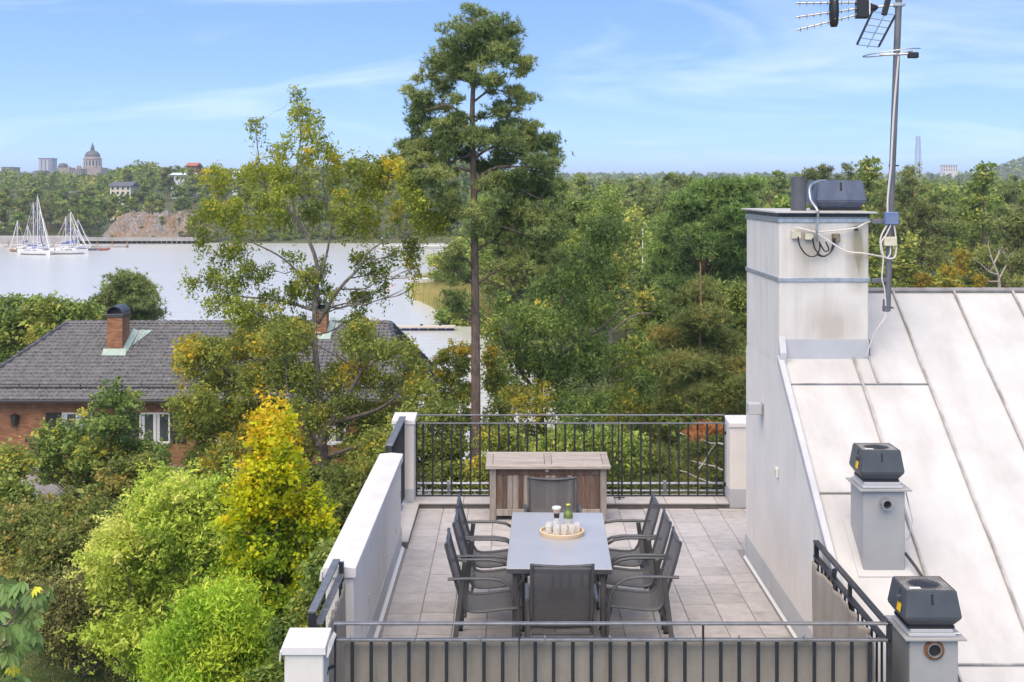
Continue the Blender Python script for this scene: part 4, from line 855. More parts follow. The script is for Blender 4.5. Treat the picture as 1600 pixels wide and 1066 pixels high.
def window(x0, x1, z0, z1, shut=True):
    y = 57.0; wf = m_white; g = .07
    f = MB().box(x0,x0+g,y-.035,y+.02,z0,z1).box(x1-g,x1,y-.035,y+.02,z0,z1).box(x0+g,x1-g,y-.035,y+.02,z1-g,z1).box(x0+g,x1-g,y-.035,y+.02,z0,z0+g).box((x0+x1)/2-.06,(x0+x1)/2+.06,y-.04,y+.02,z0+g,z1-g).build('window', wf, bh)
    for a, b in ((x0+g,(x0+x1)/2-.06),((x0+x1)/2+.06,x1-g)):
        MB().box(a,b,y-.012,y-.004,z0+g,z1-g).build('pane', m_pane, f)
        MB().box(a+.02,a+.16,y-.018,y-.013,z0+g,z1-g).build('curtain', mat('net_curtain',(.45,.46,.46),(.6,.6,.6),6,.9), f)
    MB().box(x0-.06,x1+.06,y-.14,y+.0,z0-.07,z0-.002).build('sill', mat('pale_sill',(.50,.52,.56),rough=.5), f)
    if shut:
        for a in (x0-.70, x1+.02):
            s = MB().box(a,a+.68,y-.05,y-.005,z0,z1).build('shutter', mat('black_shutter',(.010,.009,.009),(.016,.014,.013),6,.7), bh)
            lo = MB()
            for k in range(14): zz2 = z0+.06+(z1-z0-.1)*k/14; lo.hexa([(a+.05,y-.065,zz2),(a+.63,y-.065,zz2),(a+.63,y-.052,zz2+.03),(a+.05,y-.052,zz2+.03)],[(a+.05,y-.062,zz2+.012),(a+.63,y-.062,zz2+.012),(a+.63,y-.051,zz2+.05),(a+.05,y-.051,zz2+.05)])
            lo.build('louvres', MAT['black_shutter'], s, kind='stuff')
window(-19.74,-18.40,-7.25,-5.92); window(-16.34,-15.0,-7.25,-5.92); window(-13.0,-11.8,-7.25,-5.92,False); window(-8.6,-7.3,-7.25,-5.92,False)
lp_ = thing('porch_lamp', (-21.85, 56.9, -6.6), 'dark lantern fixed to the brick wall left of the shuttered window', 'wall lantern')
c = W(22.5, 657, 56.85); MB().lathe([(.05,-.26),(.12,-.24),(.20,.2),(.22,.22),(.0,.30)], c, 6).build('lantern', mat('lantern_iron',(.03,.03,.028),rough=.5), lp_); MB().box(c.x-.05,c.x+.05,c.y+.05,56.995,c.z-.08,c.z+.08).build('bracket', m_black, lp_)

# ------------------------------------------------------------------ far shore : quay, rock, houses, town
m_conc = mat('quay_concrete', (.26,.25,.24), (.36,.345,.33), .6, .9, 0, .3, 3)
qw = MB().box(-190,-125,372,384,-14,-10.0).build('quay', m_conc, kind='structure')
tag(MB().box(-125,-90,375,380,-11.2,-10.5).box(-125,-90,375.4,375.8,-10.5,-10.1).build('pier_deck', m_conc, kind='structure'))
mp_ = MB()
for i in range(24): mp_.box(-124.5+1.45*i,-124.0+1.45*i,376,379,-14,-11.2)
mp_.build('pier_piles', m_black, kind='structure')
def rock_h(x, y):
    t = sstep(379, 402, y); bk = 1-sstep(402, 424, y); e = sstep(-130, -118, x)*(1-sstep(-100, -84, x))*bk
    nn = 1.5*np.abs(np.sin(x*.55+y*.3))+1.2*np.sin(x*1.3-y*1.1+2)*np.sin(y*.9)+1.0*np.abs(np.sin(x*2.3+y*1.7+np.sin(y)))+.8*np.floor(2*np.sin(x*.35-y*.8)+.6*np.sin(x*1.7))+.5*np.sin(x*4.1+y)*np.sin(y*3.7)
    return WZ-.5 + e*(7.6*t+.8*nn*t*(1.3-t*.7)) - (1-e)*1.5
m_rock = mat('granite_rock', (.13,.115,.10), (.28,.255,.235), .9, .9, 0, 1., 1.2, c3=(.20,.12,.055), c3pos=.45, c3scale=.16)
grid_sheet('rock_slope', np.linspace(-132,-80,150), np.linspace(378.5,426,130), rock_h, m_rock).data.polygons.foreach_set('use_smooth', [False]*(149*129))
m_cream_r = mat('cream_render', (.62,.56,.44), (.68,.62,.50), .4, .9); m_yel_r = mat('yellow_render', (.62,.43,.17), (.68,.49,.22), .4, .9)
m_pinkst = mat('brown_stone', (.27,.22,.18), (.36,.30,.25), .2, .9); m_slate = mat('dark_slate', (.075,.075,.085), (.11,.105,.115), .3, .6); m_palebl = mat('pale_blue_sheet', (.52,.60,.70), (.60,.68,.76), .4, .6)
m_redr = mat('red_roof', (.30,.09,.045), (.38,.13,.07), .5, .9); m_win = mat('dark_window', (.03,.035,.045), rough=.2); m_tower = mat('tower_facade', (.36,.37,.40), (.46,.47,.50), .2, .7)
def simple_house(x0, x1, yt, yb, Y, mw, mr, label, roof='gable', nw=(3,3), depth=10):
    a = W(x0, yt, Y); b = W(x1, yb, Y); h = b.z; t = a.z; gz = float(ground_h((a.x+b.x)/2, Y))
    r = thing('house' if roof != 'flat' else 'apartment_block', ((a.x+b.x)/2, Y, gz), label, 'house' if roof != 'flat' else 'building', 'buildings across the water')
    rh = (t-h)*(.24 if roof == 'gable' else .0)
    MB().box(a.x,b.x,Y,Y+depth,gz-2,t-rh).build('wall', mw, r)
    if roof == 'gable':
        o = .6; MB().prism([(0,Y-o,t-rh),(0,Y+depth+o,t-rh),(0,Y+depth/2,t)], (a.x-o,0,0),(b.x+o,0,0)).build('roof', mr, r)
    elif roof == 'flat': MB().box(a.x-.3,b.x+.3,Y-.3,Y+depth+.3,t+.002,t+.5).build('roof', mr, r)
    nx, nz = nw; ww = (b.x-a.x)/nx
    for i in range(nx):
        for k in range(nz):
            cx_ = a.x+ww*(i+.5); hh = (t-rh-h)/nz; cz_ = h+hh*(k+.55)
            MB().box(cx_-ww*.2,cx_+ww*.2,Y-.06,Y+.1,cz_-hh*.28,cz_+hh*.28).build('window', m_win, r)
    return r
simple_house(172, 204, 284, 313, 455, m_cream_r, m_slate, 'cream three storey house among the trees above the rocks', 'gable', (4,3))
simple_house(101, 111, 299, 313, 440, m_yel_r, m_slate, 'small yellow house half hidden by trees above the sailing boats', 'gable', (2,2))
simple_house(-14, 6, 305, 327, 430, m_cream_r, m_slate, 'cream house cut off by the left edge of the picture', 'gable', (4,2))
simple_house(267, 301, 270, 284, 520, m_palebl, m_palebl, 'pale blue flat house on the wooded hill left of the tall birch', 'gable', (5,1))
simple_house(363, 391, 267, 279, 540, m_palebl, m_palebl, 'house with pale blue roof seen behind the birch crown', 'gable', (4,1))
simple_house(291, 306, 254, 276, 560, m_redr, m_redr, 'red house wall high on the hill behind the pines', 'gable', (2,2))
simple_house(2, 18, 262, 276, 1150, m_pinkst, m_slate, 'brown stone building at the far left of the skyline', 'flat', (4,2), 20)
simple_house(-6, 60, 269, 281, 1100, m_pinkst, m_slate, 'long low brown building along the left of the skyline', 'gable', (14,1), 20)
simple_house(52, 66, 266, 276, 1180, m_pinkst, m_slate, 'grey roofed building beside the pale tower block', 'gable', (3,1), 20)
simple_house(108, 126, 265, 276, 1330, m_pinkst, m_slate, 'low stone wing between the two domes', 'flat', (5,1), 20)
# tower block
a = W(60.5, 248.5, 1300); b = W(81, 276, 1300); tw_ = thing('tower_block', ((a.x+b.x)/2,1300,b.z), 'pale grey tower block with vertical stripes on the left skyline', 'tower block')
MB().box(a.x,b.x,1300,1315,b.z-14,a.z).build('wall', m_tower, tw_)
n = 7; ww = (b.x-a.x)/n
for i in range(n):
    if i in (1,3,5,6): MB().box(a.x+ww*(i+.2),a.x+ww*(i+.8),1299.8,1300.2,b.z,a.z-.6).build('window_strip', mat('blue_strip',(.13,.15,.20),(.20,.22,.27),.5,.4), tw_)
MB().box(a.x-.3,b.x+.3,1299.7,1315.3,a.z+.003,a.z+.8).build('roof_edge', m_slate, tw_)
# domed church
cc = W(138.5, 265, 1400); dc = thing('domed_church', (cc.x,1410,cc.z-12), 'stone church with big dark dome and lantern spire on the left skyline', 'church')
Zc = lambda y: CZ + (HY-y)*1400/F
MB().box(cc.x-13,cc.x+13,1400,1426,Zc(265)-14,Zc(262)).box(cc.x-13,cc.x-9.5,1400,1404,Zc(262),Zc(259)).box(cc.x+9.5,cc.x+13,1400,1404,Zc(262),Zc(259)).build('base', m_pinkst, dc)
cy_ = 1413
MB().lathe([(10.2,Zc(263)),(10.2,Zc(260)),(9.2,Zc(260)),(9.2,Zc(249.5)),(9.9,Zc(249.2)),(9.9,Zc(247)),(8.4,Zc(246.5)),(8.2,Zc(244.5))], (cc.x,cy_,0), 32).build('drum', m_pinkst, dc)
for j in range(16):
    t = 2*math.pi*(j+.5)/16
    x, y = cc.x+9.3*math.cos(t), cy_+9.3*math.sin(t); MB().tube([(x,y,Zc(260)),(x,y,Zc(250))], .5, 8).build('column', mat('pale_column',(.55,.52,.48),rough=.8), dc)
    t += math.pi/16; x, y = cc.x+9.05*math.cos(t), cy_+9.05*math.sin(t); MB().tube([(x,y,Zc(258.5)),(x,y,Zc(251.5))], .75, 6).build('window', m_win, dc)
MB().lathe([(8.3*math.cos(t_), Zc(244.8)+8.2*math.sin(t_)*(.87)) for t_ in np.linspace(0,1.4,10)], (cc.x,cy_,0), 32).build('dome', mat('dome_metal',(.055,.048,.05),(.09,.08,.08),.5,.6), dc, smooth=True)
MB().lathe([(2.4,Zc(235)),(2.2,Zc(232.5)),(1.9,Zc(231)),(2.1,Zc(230.6)),(1.3,Zc(228)),(1.5,Zc(227.5)),(.6,Zc(225)),(.25,Zc(222.5)),(.0,Zc(221.5))], (cc.x,cy_,0), 12).build('lantern', mat('lantern_dark',(.05,.045,.045),rough=.7), dc)
cs = W(95, 268, 1350); sdm = thing('small_domed_chapel', (cs.x,1355,cs.z-10), 'lower stone chapel with small dark dome between the tower block and the big dome', 'chapel')
Zs = lambda y: CZ + (HY-y)*1350/F
MB().box(cs.x-9.5,cs.x+9.5,1350,1366,Zs(272)-12,Zs(262)).box(cs.x-9.5,cs.x-6.5,1350,1353,Zs(262),Zs(260.5)).box(cs.x+6.5,cs.x+9.5,1350,1353,Zs(262),Zs(260.5)).build('base', m_pinkst, sdm)
MB().lathe([(5.2,Zs(262)),(5.2,Zs(259.5)),(4.8,Zs(259.3)),(4.4,Zs(257)),(3,Zs(255.4)),(0,Zs(254.6))], (cs.x,1357,0), 20).build('dome', MAT['dome_metal'], sdm, smooth=True)
# right : lattice mast and white block on the far ridge
p0 = W(1434.5, 268, 2300); p1 = W(1434.5, 213, 2300); lm = thing('lattice_mast', p0, 'tall pale lattice mast on the far ridge at the right', 'mast')
mm = MB(); hw0, hw1 = 5.0, 2.6; nlev = 12
def cor(k, sx, sy): t = k/nlev; h_ = hw0+(hw1-hw0)*t; return (p0.x+sx*h_, 2300+sy*h_, p0.z-6+(p1.z-p0.z+6)*t)
for sx in (-1,1):
    for sy in (-1,1): mm.bar(cor(0,sx,sy), cor(nlev,sx,sy), .75, .75)
mm.build('leg_frame', mat('pale_steel',(.26,.265,.28),rough=.6), lm); mm = MB()
for k in range(nlev):
    for sy in (-1,1):
        mm.bar(cor(k,-1,sy), cor(k+1,1,sy), .32,.32); mm.bar(cor(k,1,sy), cor(k+1,-1,sy), .32,.32); mm.bar(cor(k+1,-1,sy), cor(k+1,1,sy), .4,.4)
mm.build('bracing', MAT['pale_steel'], lm)
simple_house(1474, 1496.5, 258.5, 268, 2000, mat('white_block',(.62,.60,.57),(.68,.66,.63),.3,.8), m_slate, 'white flat roofed block on the far ridge at the right', 'flat', (6,2), 15)

# ------------------------------------------------------------------ boats
m_hull = mat('white_hull', (.70,.70,.69), rough=.3); m_hulld = mat('dark_antifoul', (.03,.032,.04), rough=.5); m_mastal = mat('boat_mast', (.60,.60,.61), rough=.4); m_sailb = mat('blue_sail_cover', (.045,.085,.30), (.06,.11,.36), 2, .8); m_sailg = mat('grey_sail_cover', (.45,.45,.46), rough=.8)
m_wood = mat('varnished_wood', (.32,.16,.06), (.42,.23,.10), 3, .4)
def sailboat(px, py, Ymast_top, Y, L, head, cover, label, hull=None, jib=True):
    p = W(px, py, Y); p.z = WZ; r = thing('sailing_boat', (0,0,0), label, 'sailing boat', 'sailing boats moored together on the lake')
    B = L*.30; H = L*.11; hull = hull or m_hull
    V = []; ns_ = 9
    for i in range(ns_):
        u = i/(ns_-1); x = -L/2 + L*u; bw = B/2*(math.sin(math.pi*min(1,(u*.62+.38)))**.7 if u > 0 else .72); bw = B/2*(1-max(0,(u-.45)/.55)**2.2)*(.78+.22*min(1,u/.4)); zs_ = H*(.85+.35*u*u)
        V += [(x+.0*u,-bw,zs_),(x,-bw*.82,zs_*.35),(x,-bw*.6,-.05),(x,bw*.6,-.05),(x,bw*.82,zs_*.35),(x,bw,zs_)]
    Fs = []
    for i in range(ns_-1):
        for k in range(5): Fs.append((i*6+k,i*6+k+1,i*6+k+7,i*6+k+6))
        Fs.append((i*6+5,i*6,i*6+6,i*6+11))
    Fs.append(tuple(range(6))); Fs.append(tuple((ns_-1)*6+k for k in range(6)))
    MB().add(V, Fs).build('hull', hull, r)
    MB().hexa([(-L*.42,-B*.40,.02),(L*.38,-B*.30,.02),(L*.38,B*.30,.02),(-L*.42,B*.40,.02)],[(-L*.43,-B*.425,.16),(L*.40,-B*.325,.16),(L*.40,B*.325,.16),(-L*.43,B*.425,.16)]).build('waterline_stripe', m_hulld, r)
    MB().hexa([(-L*.12,-B*.28,H),(L*.22,-B*.2,H*1.02),(L*.22,B*.2,H*1.02),(-L*.12,B*.28,H)],[(-L*.12,-B*.24,H+.42),(L*.17,-B*.15,H+.3),(L*.17,B*.15,H+.3),(-L*.12,B*.24,H+.42)]).build('cabin', hull if hull is not m_wood else m_hull, r, bevel=.05)
    for s in (-1,1): MB().box(-L*.08,L*.1,s*B*.262-.02,s*B*.262+.02,H+.12,H+.24).build('cabin_window', m_win, r)
    hm = (HY-Ymast_top)*Y/F + CZ - WZ
    MB().tube([(L*.06,0,H),(L*.06,0,hm)], [.11,.075], 8).build('mast', m_mastal, r, smooth=True)
    MB().tube([(L*.05,0,H+1.0),(-L*.34,0,H+.95)], .06, 6).build('boom', m_mastal, r); MB().tube([(L*.04,0,H+1.2),(-L*.1,0,H+1.15),(-L*.33,0,H+1.05)], [.20,.16,.10], 8).build('sail_cover', cover, r, smooth=True)
    for s in (-1,1): MB().bar((L*.06,0,hm*.55+H*.5),(L*.06,s*B*.24,hm*.55+H*.5),.05,.04).build('spreader', m_mastal, r)
    st = MB(); st.tube([(L*.06,0,hm),(L*.49,0,H*1.2)], .03,4); st.tube([(L*.06,0,hm),(-L*.49,0,H)], .03, 4)
    for s in (-1,1): st.tube([(L*.06,0,hm),(L*.06,s*B*.24,hm*.55+H*.5),(L*.03,s*B*.45,H)], .025, 4)
    st.build('rigging', m_mastal, r)
    if jib: MB().tube([(L*.075,0,hm*.96),(L*.30,0,hm*.45),(L*.485,0,H*1.3)], [.06,.12,.11], 6).build('furled_jib', m_hull if jib is True else m_sailb, r, smooth=True)
    r.location = p; r.rotation_euler = (0,0,R(head)); return r
sailboat(56, 398, 306, 313, 9.0, -25, m_sailb, 'large white sailing boat with the tallest mast, nearest in the left raft')
sailboat(50, 392, 317, 326, 8.5, 70, m_sailg, 'white sailing boat just behind the tallest masted boat', None, 'b')
sailboat(60, 390, 328, 332, 7.5, 62, m_sailg, 'white sailing boat with lower mast tucked right of the tallest masts')
sailboat(66, 387, 341, 342, 7.5, 75, m_sailg, 'white sailing boat at the back of the left raft')
sailboat(29, 390, 344, 328, 5.5, 160, m_sailg, 'small varnished wooden sailing boat with leaning forestay, leftmost of the raft', m_wood)
sailboat(42, 386, 352, 344, 7, 80, m_sailb, 'low masted white sailing boat behind the wooden one')
sailboat(107, 397, 330.5, 316, 9.2, 12, m_sailg, 'large white sailing boat with dark waterline, nearest in the right raft')
sailboat(108, 391, 334, 330, 8.5, 68, m_sailb, 'white sailing boat with the second tall mast in the right raft')
sailboat(101, 389, 338, 336, 8, 72, m_sailg, 'white sailing boat with mast left of its tall neighbours in the right raft', None, 'b')
sailboat(113, 387, 353, 341, 7.5, 40, m_sailb, 'white sailing boat with bright blue cover at the back of the right raft')
sailboat(119, 386, 343, 346, 7.5, 20, m_sailb, 'sailing boat with a lone mast standing apart on the right of the raft')
p = W(82, 398, 316); mb_ = thing('motor_boat', (0,0,0), 'small white motor boat moored between the two rafts of sailing boats', 'motor boat')
MB().hexa([(-2.2,-.8,0),(1.9,-.5,0),(1.9,.5,0),(-2.2,.8,0)],[(-2.3,-1,.75),(2.5,-.15,.95),(2.5,.15,.95),(-2.3,1,.75)]).build('hull', m_hull, mb_, bevel=.08); MB().hexa([(-.6,-.7,.76),(1,-.5,.8),(1,.5,.8),(-.6,.7,.76)],[(-.5,-.6,1.5),(.4,-.45,1.45),(.4,.45,1.45),(-.5,.6,1.5)]).build('cabin', m_hull, mb_, bevel=.05); MB().box(-.1,.72,-.58,.58,1.0,1.2).build('cabin_window', m_win, mb_)
MB().box(-2.2,2.0,-.84,.84,.02,.2).build('waterline_stripe', m_hulld, mb_); mb_.location = (p.x,p.y,WZ); mb_.rotation_euler = (0,0,R(-80))
# floating litter of small dinghies and floats beside the raft
m_or = mat('orange_float',(.34,.12,.07),rough=.5)
for i,(px,py,lb,m_) in enumerate([(132,391,'grey inflatable dinghy among the floats right of the raft',m_slate),(146,392,'dark inflatable dinghy farther right beside the red floats',m_slate),(160,393,'red and white dinghy at the right end of the floats',m_or)]):
    p = W(px,py,335); d = thing('dinghy', (0,0,0), lb, 'dinghy', 'dinghies moored beside the sailing boats')
    MB().tube([(-1.5,-.7,.3),(1,-.7,.3),(1.9,0,.4),(1,.7,.3),(-1.5,.7,.3)], .26, 8).build('tube', m_, d, smooth=True); MB().box(-1.5,1.2,-.6,.6,.08,.14).build('floor', m_conc, d); MB().box(-.3,0,-.6,.6,.3,.36).build('thwart', m_wood, d)
    d.location = (p.x,p.y,WZ); d.rotation_euler = (0,0,R(25*i-10))
jt = thing('floating_jetty', (-112,352,WZ), 'grey floating jetty behind the moored sailing boats', 'jetty'); MB().box(-137,-104,350,352.5,WZ-.2,WZ+.55).build('deck', m_conc, jt)
for i in range(9): MB().tube([(-136+4*i,351,WZ-.5),(-136+4*i,351,WZ+1.6)], .14, 6).build('post', m_wood, jt)
pt = thing('blue_pontoon', (-10.5,146,WZ), 'long floating pontoon with blue floats behind the roof of the brick house', 'pontoon')
MB().box(-15.5,-6.4,145.2,147,WZ+.30,WZ+.48).build('deck', mat('pale_planks',(.40,.36,.31),(.5,.46,.41),3,.8,stretch=(1,8,1)), pt)
m_bluef = mat('blue_float',(.035,.06,.24),(.05,.09,.32),2,.5)
for i in range(9): MB().tube([(-15.4+1.0*i,146.1,WZ+.02),(-14.5+1.0*i,146.1,WZ+.02)], .27, 10).build('float', m_bluef if i not in (0,1,6) else m_slate, pt, smooth=True)
for x in (-13.3,-10.2,-8.1): MB().ico((x,146.3,WZ+.58),.16,1.3,1,.7).build('mooring_float', m_black, pt, smooth=True)
jt2 = thing('bathing_jetty', (-17,195,WZ), 'thin pale jetty on the water in front of the reed bank', 'jetty'); MB().box(-25,-15.2,230,231.5,WZ+.25,WZ+.5).build('deck', m_conc, jt2)
for i in range(4): MB().tube([(-24.5+3*i,230.2,WZ-.4),(-24.5+3*i,230.2,WZ+.9)], .1, 6).build('post', m_white, jt2)
jt3 = thing('far_jetty', (-30,345,WZ), 'white jetty with lamp posts far out in front of the opposite shore', 'jetty'); MB().box(-36,-10,345,346.5,WZ+.6,WZ+1.0).build('deck', m_white, jt3)
for x in (-34.5,-27.5): MB().tube([(x,345,WZ-.4),(x,345,WZ+2.9)], .16, 6).build('post', m_white, jt3)
for (px,py,lb) in ((613,447,'red round buoy floating below the hanging birch twig'),(606,454,'smaller red buoy floating left of the other one')):
    b_ = W(px,py,15.9*F/(py-HY)); tag(MB().ico((b_.x,b_.y,WZ+.1),.18,sub=2).build('buoy', mat('red_buoy',(.6,.03,.03),rough=.4), smooth=True), lb, 'buoy')
fp = thing('flag_pole', (5.35,53.5,-9), 'tall white flag pole with black tip standing among the trees', 'flag pole')
a, b = W(1002.5,500,110), W(1004.5,357,110); MB().tube([a-Vector((0,0,2.5)), b], [.060,.045], 8).build('pole', m_white, fp, smooth=True); MB().lathe([(.0,0),(.06,0),(.07,.07),(.0,.14)], b, 10).build('pole_tip', m_black, fp)
fp2 = thing('mooring_mast', (-9.4,205,WZ), 'white mast standing on the reed bank left of the tall pine trunk', 'flag pole')
a, b = W(706.5,434,205), W(706.5,376,205); MB().tube([a-Vector((0,0,1)), b], [.12,.08], 8).build('pole', m_white, fp2); MB().bar(W(700,401,205),W(711,401,205),.08,.08).build('cross_arm', m_white, fp2)
for (px,py,Y,m_,nm,lb) in ((668,437,200,m_hull,'rowing_boat','white rowing boat drawn up on the reed bank'),(696,438,205,mat('yellow_hull',(.62,.42,.06),rough=.5),'canoe','yellow canoe lying on the reed bank')):
    p = W(px,py,Y); o = MB().hexa([(p.x-2.2,Y-.4,p.z-.5),(p.x+2.2,Y-.4,p.z-.5),(p.x+2.2,Y+.4,p.z-.5),(p.x-2.2,Y+.4,p.z-.5)],[(p.x-2.8,Y-.5,p.z+.2),(p.x+3,Y-.1,p.z+.35),(p.x+3,Y+.1,p.z+.35),(p.x-2.8,Y+.5,p.z+.2)]).build(nm, m_, bevel=.06); tag(o, lb, 'boat')

# ------------------------------------------------------------------ vegetation
L_dec = leaf_mat('broadleaf', [(0,(.042,.066,.014)),(.45,(.084,.118,.024)),(.8,(.14,.165,.034)),(1,(.21,.185,.04))], .35, .018, .28)
L_weep = leaf_mat('weeping_leaf', [(0,(.038,.064,.017)),(.5,(.072,.106,.025)),(.85,(.125,.155,.034)),(1,(.24,.20,.03))], .35, .01, .08)
L_birch = leaf_mat('birch_leaf', [(0,(.060,.080,.014)),(.5,(.125,.145,.020)),(.80,(.175,.19,.025)),(.93,(.245,.205,.016)),(1,(.285,.19,.013))], .4, 0, 0)
L_green = leaf_mat('olive_leaf', [(0,(.045,.060,.014)),(.5,(.090,.110,.022)),(.85,(.15,.155,.03)),(.95,(.24,.185,.02)),(1,(.28,.18,.015))], .38, 0, 0)
L_pine = leaf_mat('pine_needle', [(0,(.045,.064,.021)),(.5,(.088,.110,.034)),(1,(.150,.160,.048))], .15, .015, .2)
L_bpine = leaf_mat('bright_pine_needle', [(0,(.030,.052,.016)),(.5,(.066,.10,.026)),(1,(.12,.155,.04))], .15, .015, .15)
L_brown = leaf_mat('brown_pine_needle', [(0,(.042,.060,.016)),(.5,(.075,.092,.025)),(.85,(.105,.105,.032)),(1,(.16,.12,.03))], .2, 0, 0)
L_lime = leaf_mat('lime_shrub_leaf', [(0,(.085,.125,.020)),(.45,(.18,.235,.034)),(.8,(.23,.27,.045)),(1,(.28,.29,.075))], .42, 0, 0)
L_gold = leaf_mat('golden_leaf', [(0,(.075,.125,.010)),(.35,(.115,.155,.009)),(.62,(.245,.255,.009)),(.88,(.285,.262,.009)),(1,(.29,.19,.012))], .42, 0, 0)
L_arb = leaf_mat('conifer_spray', [(0,(.065,.125,.012)),(.5,(.145,.23,.020)),(1,(.26,.33,.035))], .3, 0, 0)
L_bronze = leaf_mat('bronze_shrub_leaf', [(0,(.042,.034,.018)),(.45,(.070,.062,.025)),(.8,(.095,.11,.03)),(1,(.16,.17,.045))], .3, 0, 0)
L_rust = leaf_mat('rusty_shrub_leaf', [(0,(.042,.064,.016)),(.5,(.085,.105,.024)),(.85,(.135,.125,.032)),(1,(.20,.135,.04))], .35, 0, 0)
L_yel = leaf_mat('yellow_birch_leaf', [(0,(.13,.11,.016)),(.5,(.215,.165,.017)),(1,(.285,.19,.012))], .4, .01, .15)
L_dead = leaf_mat('dead_orange_needle', [(0,(.09,.034,.014)),(.6,(.17,.066,.022)),(1,(.23,.10,.035))], .2, 0, 0)
L_reed = leaf_mat('reed_blade', [(0,(.07,.085,.02)),(.5,(.17,.15,.05)),(1,(.30,.24,.10))], .35, 0, 0)
L_chest = leaf_mat('chestnut_leaf', [(0,(.040,.072,.022)),(.6,(.070,.112,.034)),(.85,(.11,.14,.04)),(1,(.36,.28,.03))], .3, .012, .3)

def nz(v): return v / np.maximum(1e-9, np.linalg.norm(v, axis=-1, keepdims=True))
def place(rng, ells, n, per, sr, shell=.45, up=.15, flat=.65, weep=0., shoots=0., slen=.6, sup=.7):
    """leaf positions, outward dirs, tints : points in small clumps that sit on the shells of the given ellipsoids"""
    E = np.asarray(ells, float); wgt = (E[:,3]*E[:,5] + E[:,3]*E[:,4]); wgt = wgt / wgt.sum()
    ns = max(1, n // per); k = rng.choice(len(E), ns, p=wgt)
    u = nz(rng.normal(size=(ns,3)) + [0,0,up]); r = (shell + (1-shell)*rng.random(ns)**.6)[:,None]
    c = E[k,:3] + u*r*E[k,3:6]
    tc_ = E[k,6] + rng.normal(0,.17,ns)
    cr = sr*rng.uniform(.6,1.35,ns)
    j = np.repeat(np.arange(ns), per); m = len(j)
    g = rng.normal(size=(m,3))*[1,1,flat]; p = c[j] + g*cr[j][:,None]*.6
    if weep:
        s = rng.integers(0, 5, m); ang = (s*1.2566 + j*.7); ll = weep*(.35+.65*rng.random(ns))[j]*(.6+.4*np.sin(s*2.1+j)); t = rng.random(m)
        p = c[j] + np.stack([np.cos(ang), np.sin(ang), 0*ang], -1)*(cr[j]*.55*(1-.35*t))[:,None] + rng.normal(size=(m,3))*.055
        p[:,2] -= ll*t - .1*np.sin(t*3)*ll
    t = tc_[j] + rng.normal(0,.12,m)
    if shoots:   # some of the clumps are drawn out into leafy shoots that stick out of the outline
        sh = (rng.random(ns) < shoots); dv = nz(u*.8 + rng.normal(size=(ns,3))*.35 + [0,0,sup]); ln = slen*rng.uniform(.4,1.3,ns); q = rng.random(m)
        ps = c[j] + dv[j]*(q*ln[j])[:,None] + rng.normal(size=(m,3))*(.05+.05*(1-q))[:,None]; ps[:,2] -= .35*ln[j]*q*q*(1-sup)
        p = np.where(sh[j][:,None], ps, p); t = t + np.where(sh[j], .10*q, 0)
    return p, u[j], t
def rhomb(rng, p, out, size, asp=.5, up=.7, droop=.3, rnd=.9):
    n = len(p); nr = nz(rng.normal(size=(n,3))*rnd + [0,0,up] + out*.45); d = rng.normal(size=(n,3)); d[:,2] -= droop; d += out*.25
    d = nz(d - nr*(d*nr).sum(1)[:,None]); w_ = np.cross(nr, d); L = (size*np.exp(rng.normal(0,.32,n)))[:,None]
    V = np.concatenate([p - d*L*.5, p + w_*L*asp*.5 + d*L*.05, p + d*L*.5, p - w_*L*asp*.5 + d*L*.05]); i = np.arange(n)
    return V, np.stack([i, i+n, i+2*n, i+3*n], -1)
def needles(rng, p, out, L, wd, k, up=.55):
    n = len(p); P = np.repeat(p, k, 0); d = nz(rng.normal(size=(n*k,3)) + np.array([0,0,up]) + np.repeat(out,k,0)*.5); s = nz(np.cross(d, rng.normal(size=(n*k,3))))*wd
    ll = (L*rng.uniform(.6,1.2,n*k))[:,None]; V = np.concatenate([P-s, P+s, P+d*ll]); i = np.arange(n*k); return V, np.stack([i, i+n*k, i+2*n*k], -1)
def crown_mesh(name, seed, ells, n, size, m_, style='leaf', per=28, sr=.3, off=(0,0,0), **kw):
    rng = np.random.default_rng(seed)
    if style == 'pine':
        p, o, t = place(rng, ells, n, per, sr, kw.get('shell',.35), .35, kw.get('flat',.45)); V, Fc = needles(rng, p, o, size, kw.get('wd', size*.085), kw.get('k',9)); t = np.tile(np.repeat(t, kw.get('k',9)), 3)
    elif style == 'frond':
        p, o, t = place(rng, ells, n, per, sr, .6, .3, 1.0); V, Fc = rhomb(rng, p, o*1.6, size, .30, .0, -1.3, .9); t = np.tile(t, 4)
    elif style == 'weep':
        p, o, t = place(rng, ells, n, per, sr, .35, .25, .6, kw.get('weep',.8)); V, Fc = rhomb(rng, p, o, size, kw.get('asp',.5), .35, .9, 1.); t = np.tile(t, 4)
    else:
        p, o, t = place(rng, ells, n, per, sr, kw.get('shell',.45), kw.get('up',.2), kw.get('flat',.6), 0., kw.get('shoots',.0), kw.get('slen',.5), kw.get('sup',.6)); V, Fc = rhomb(rng, p, o, size, kw.get('asp',.55), .8, kw.get('droop',.35)); t = np.tile(t, 4)
    if kw.get('floor') is not None: V[:,2] = np.maximum(V[:,2], kw['floor'])
    return np_mesh(name, V - np.array(off), Fc, m_, np.clip(t, 0, 1))
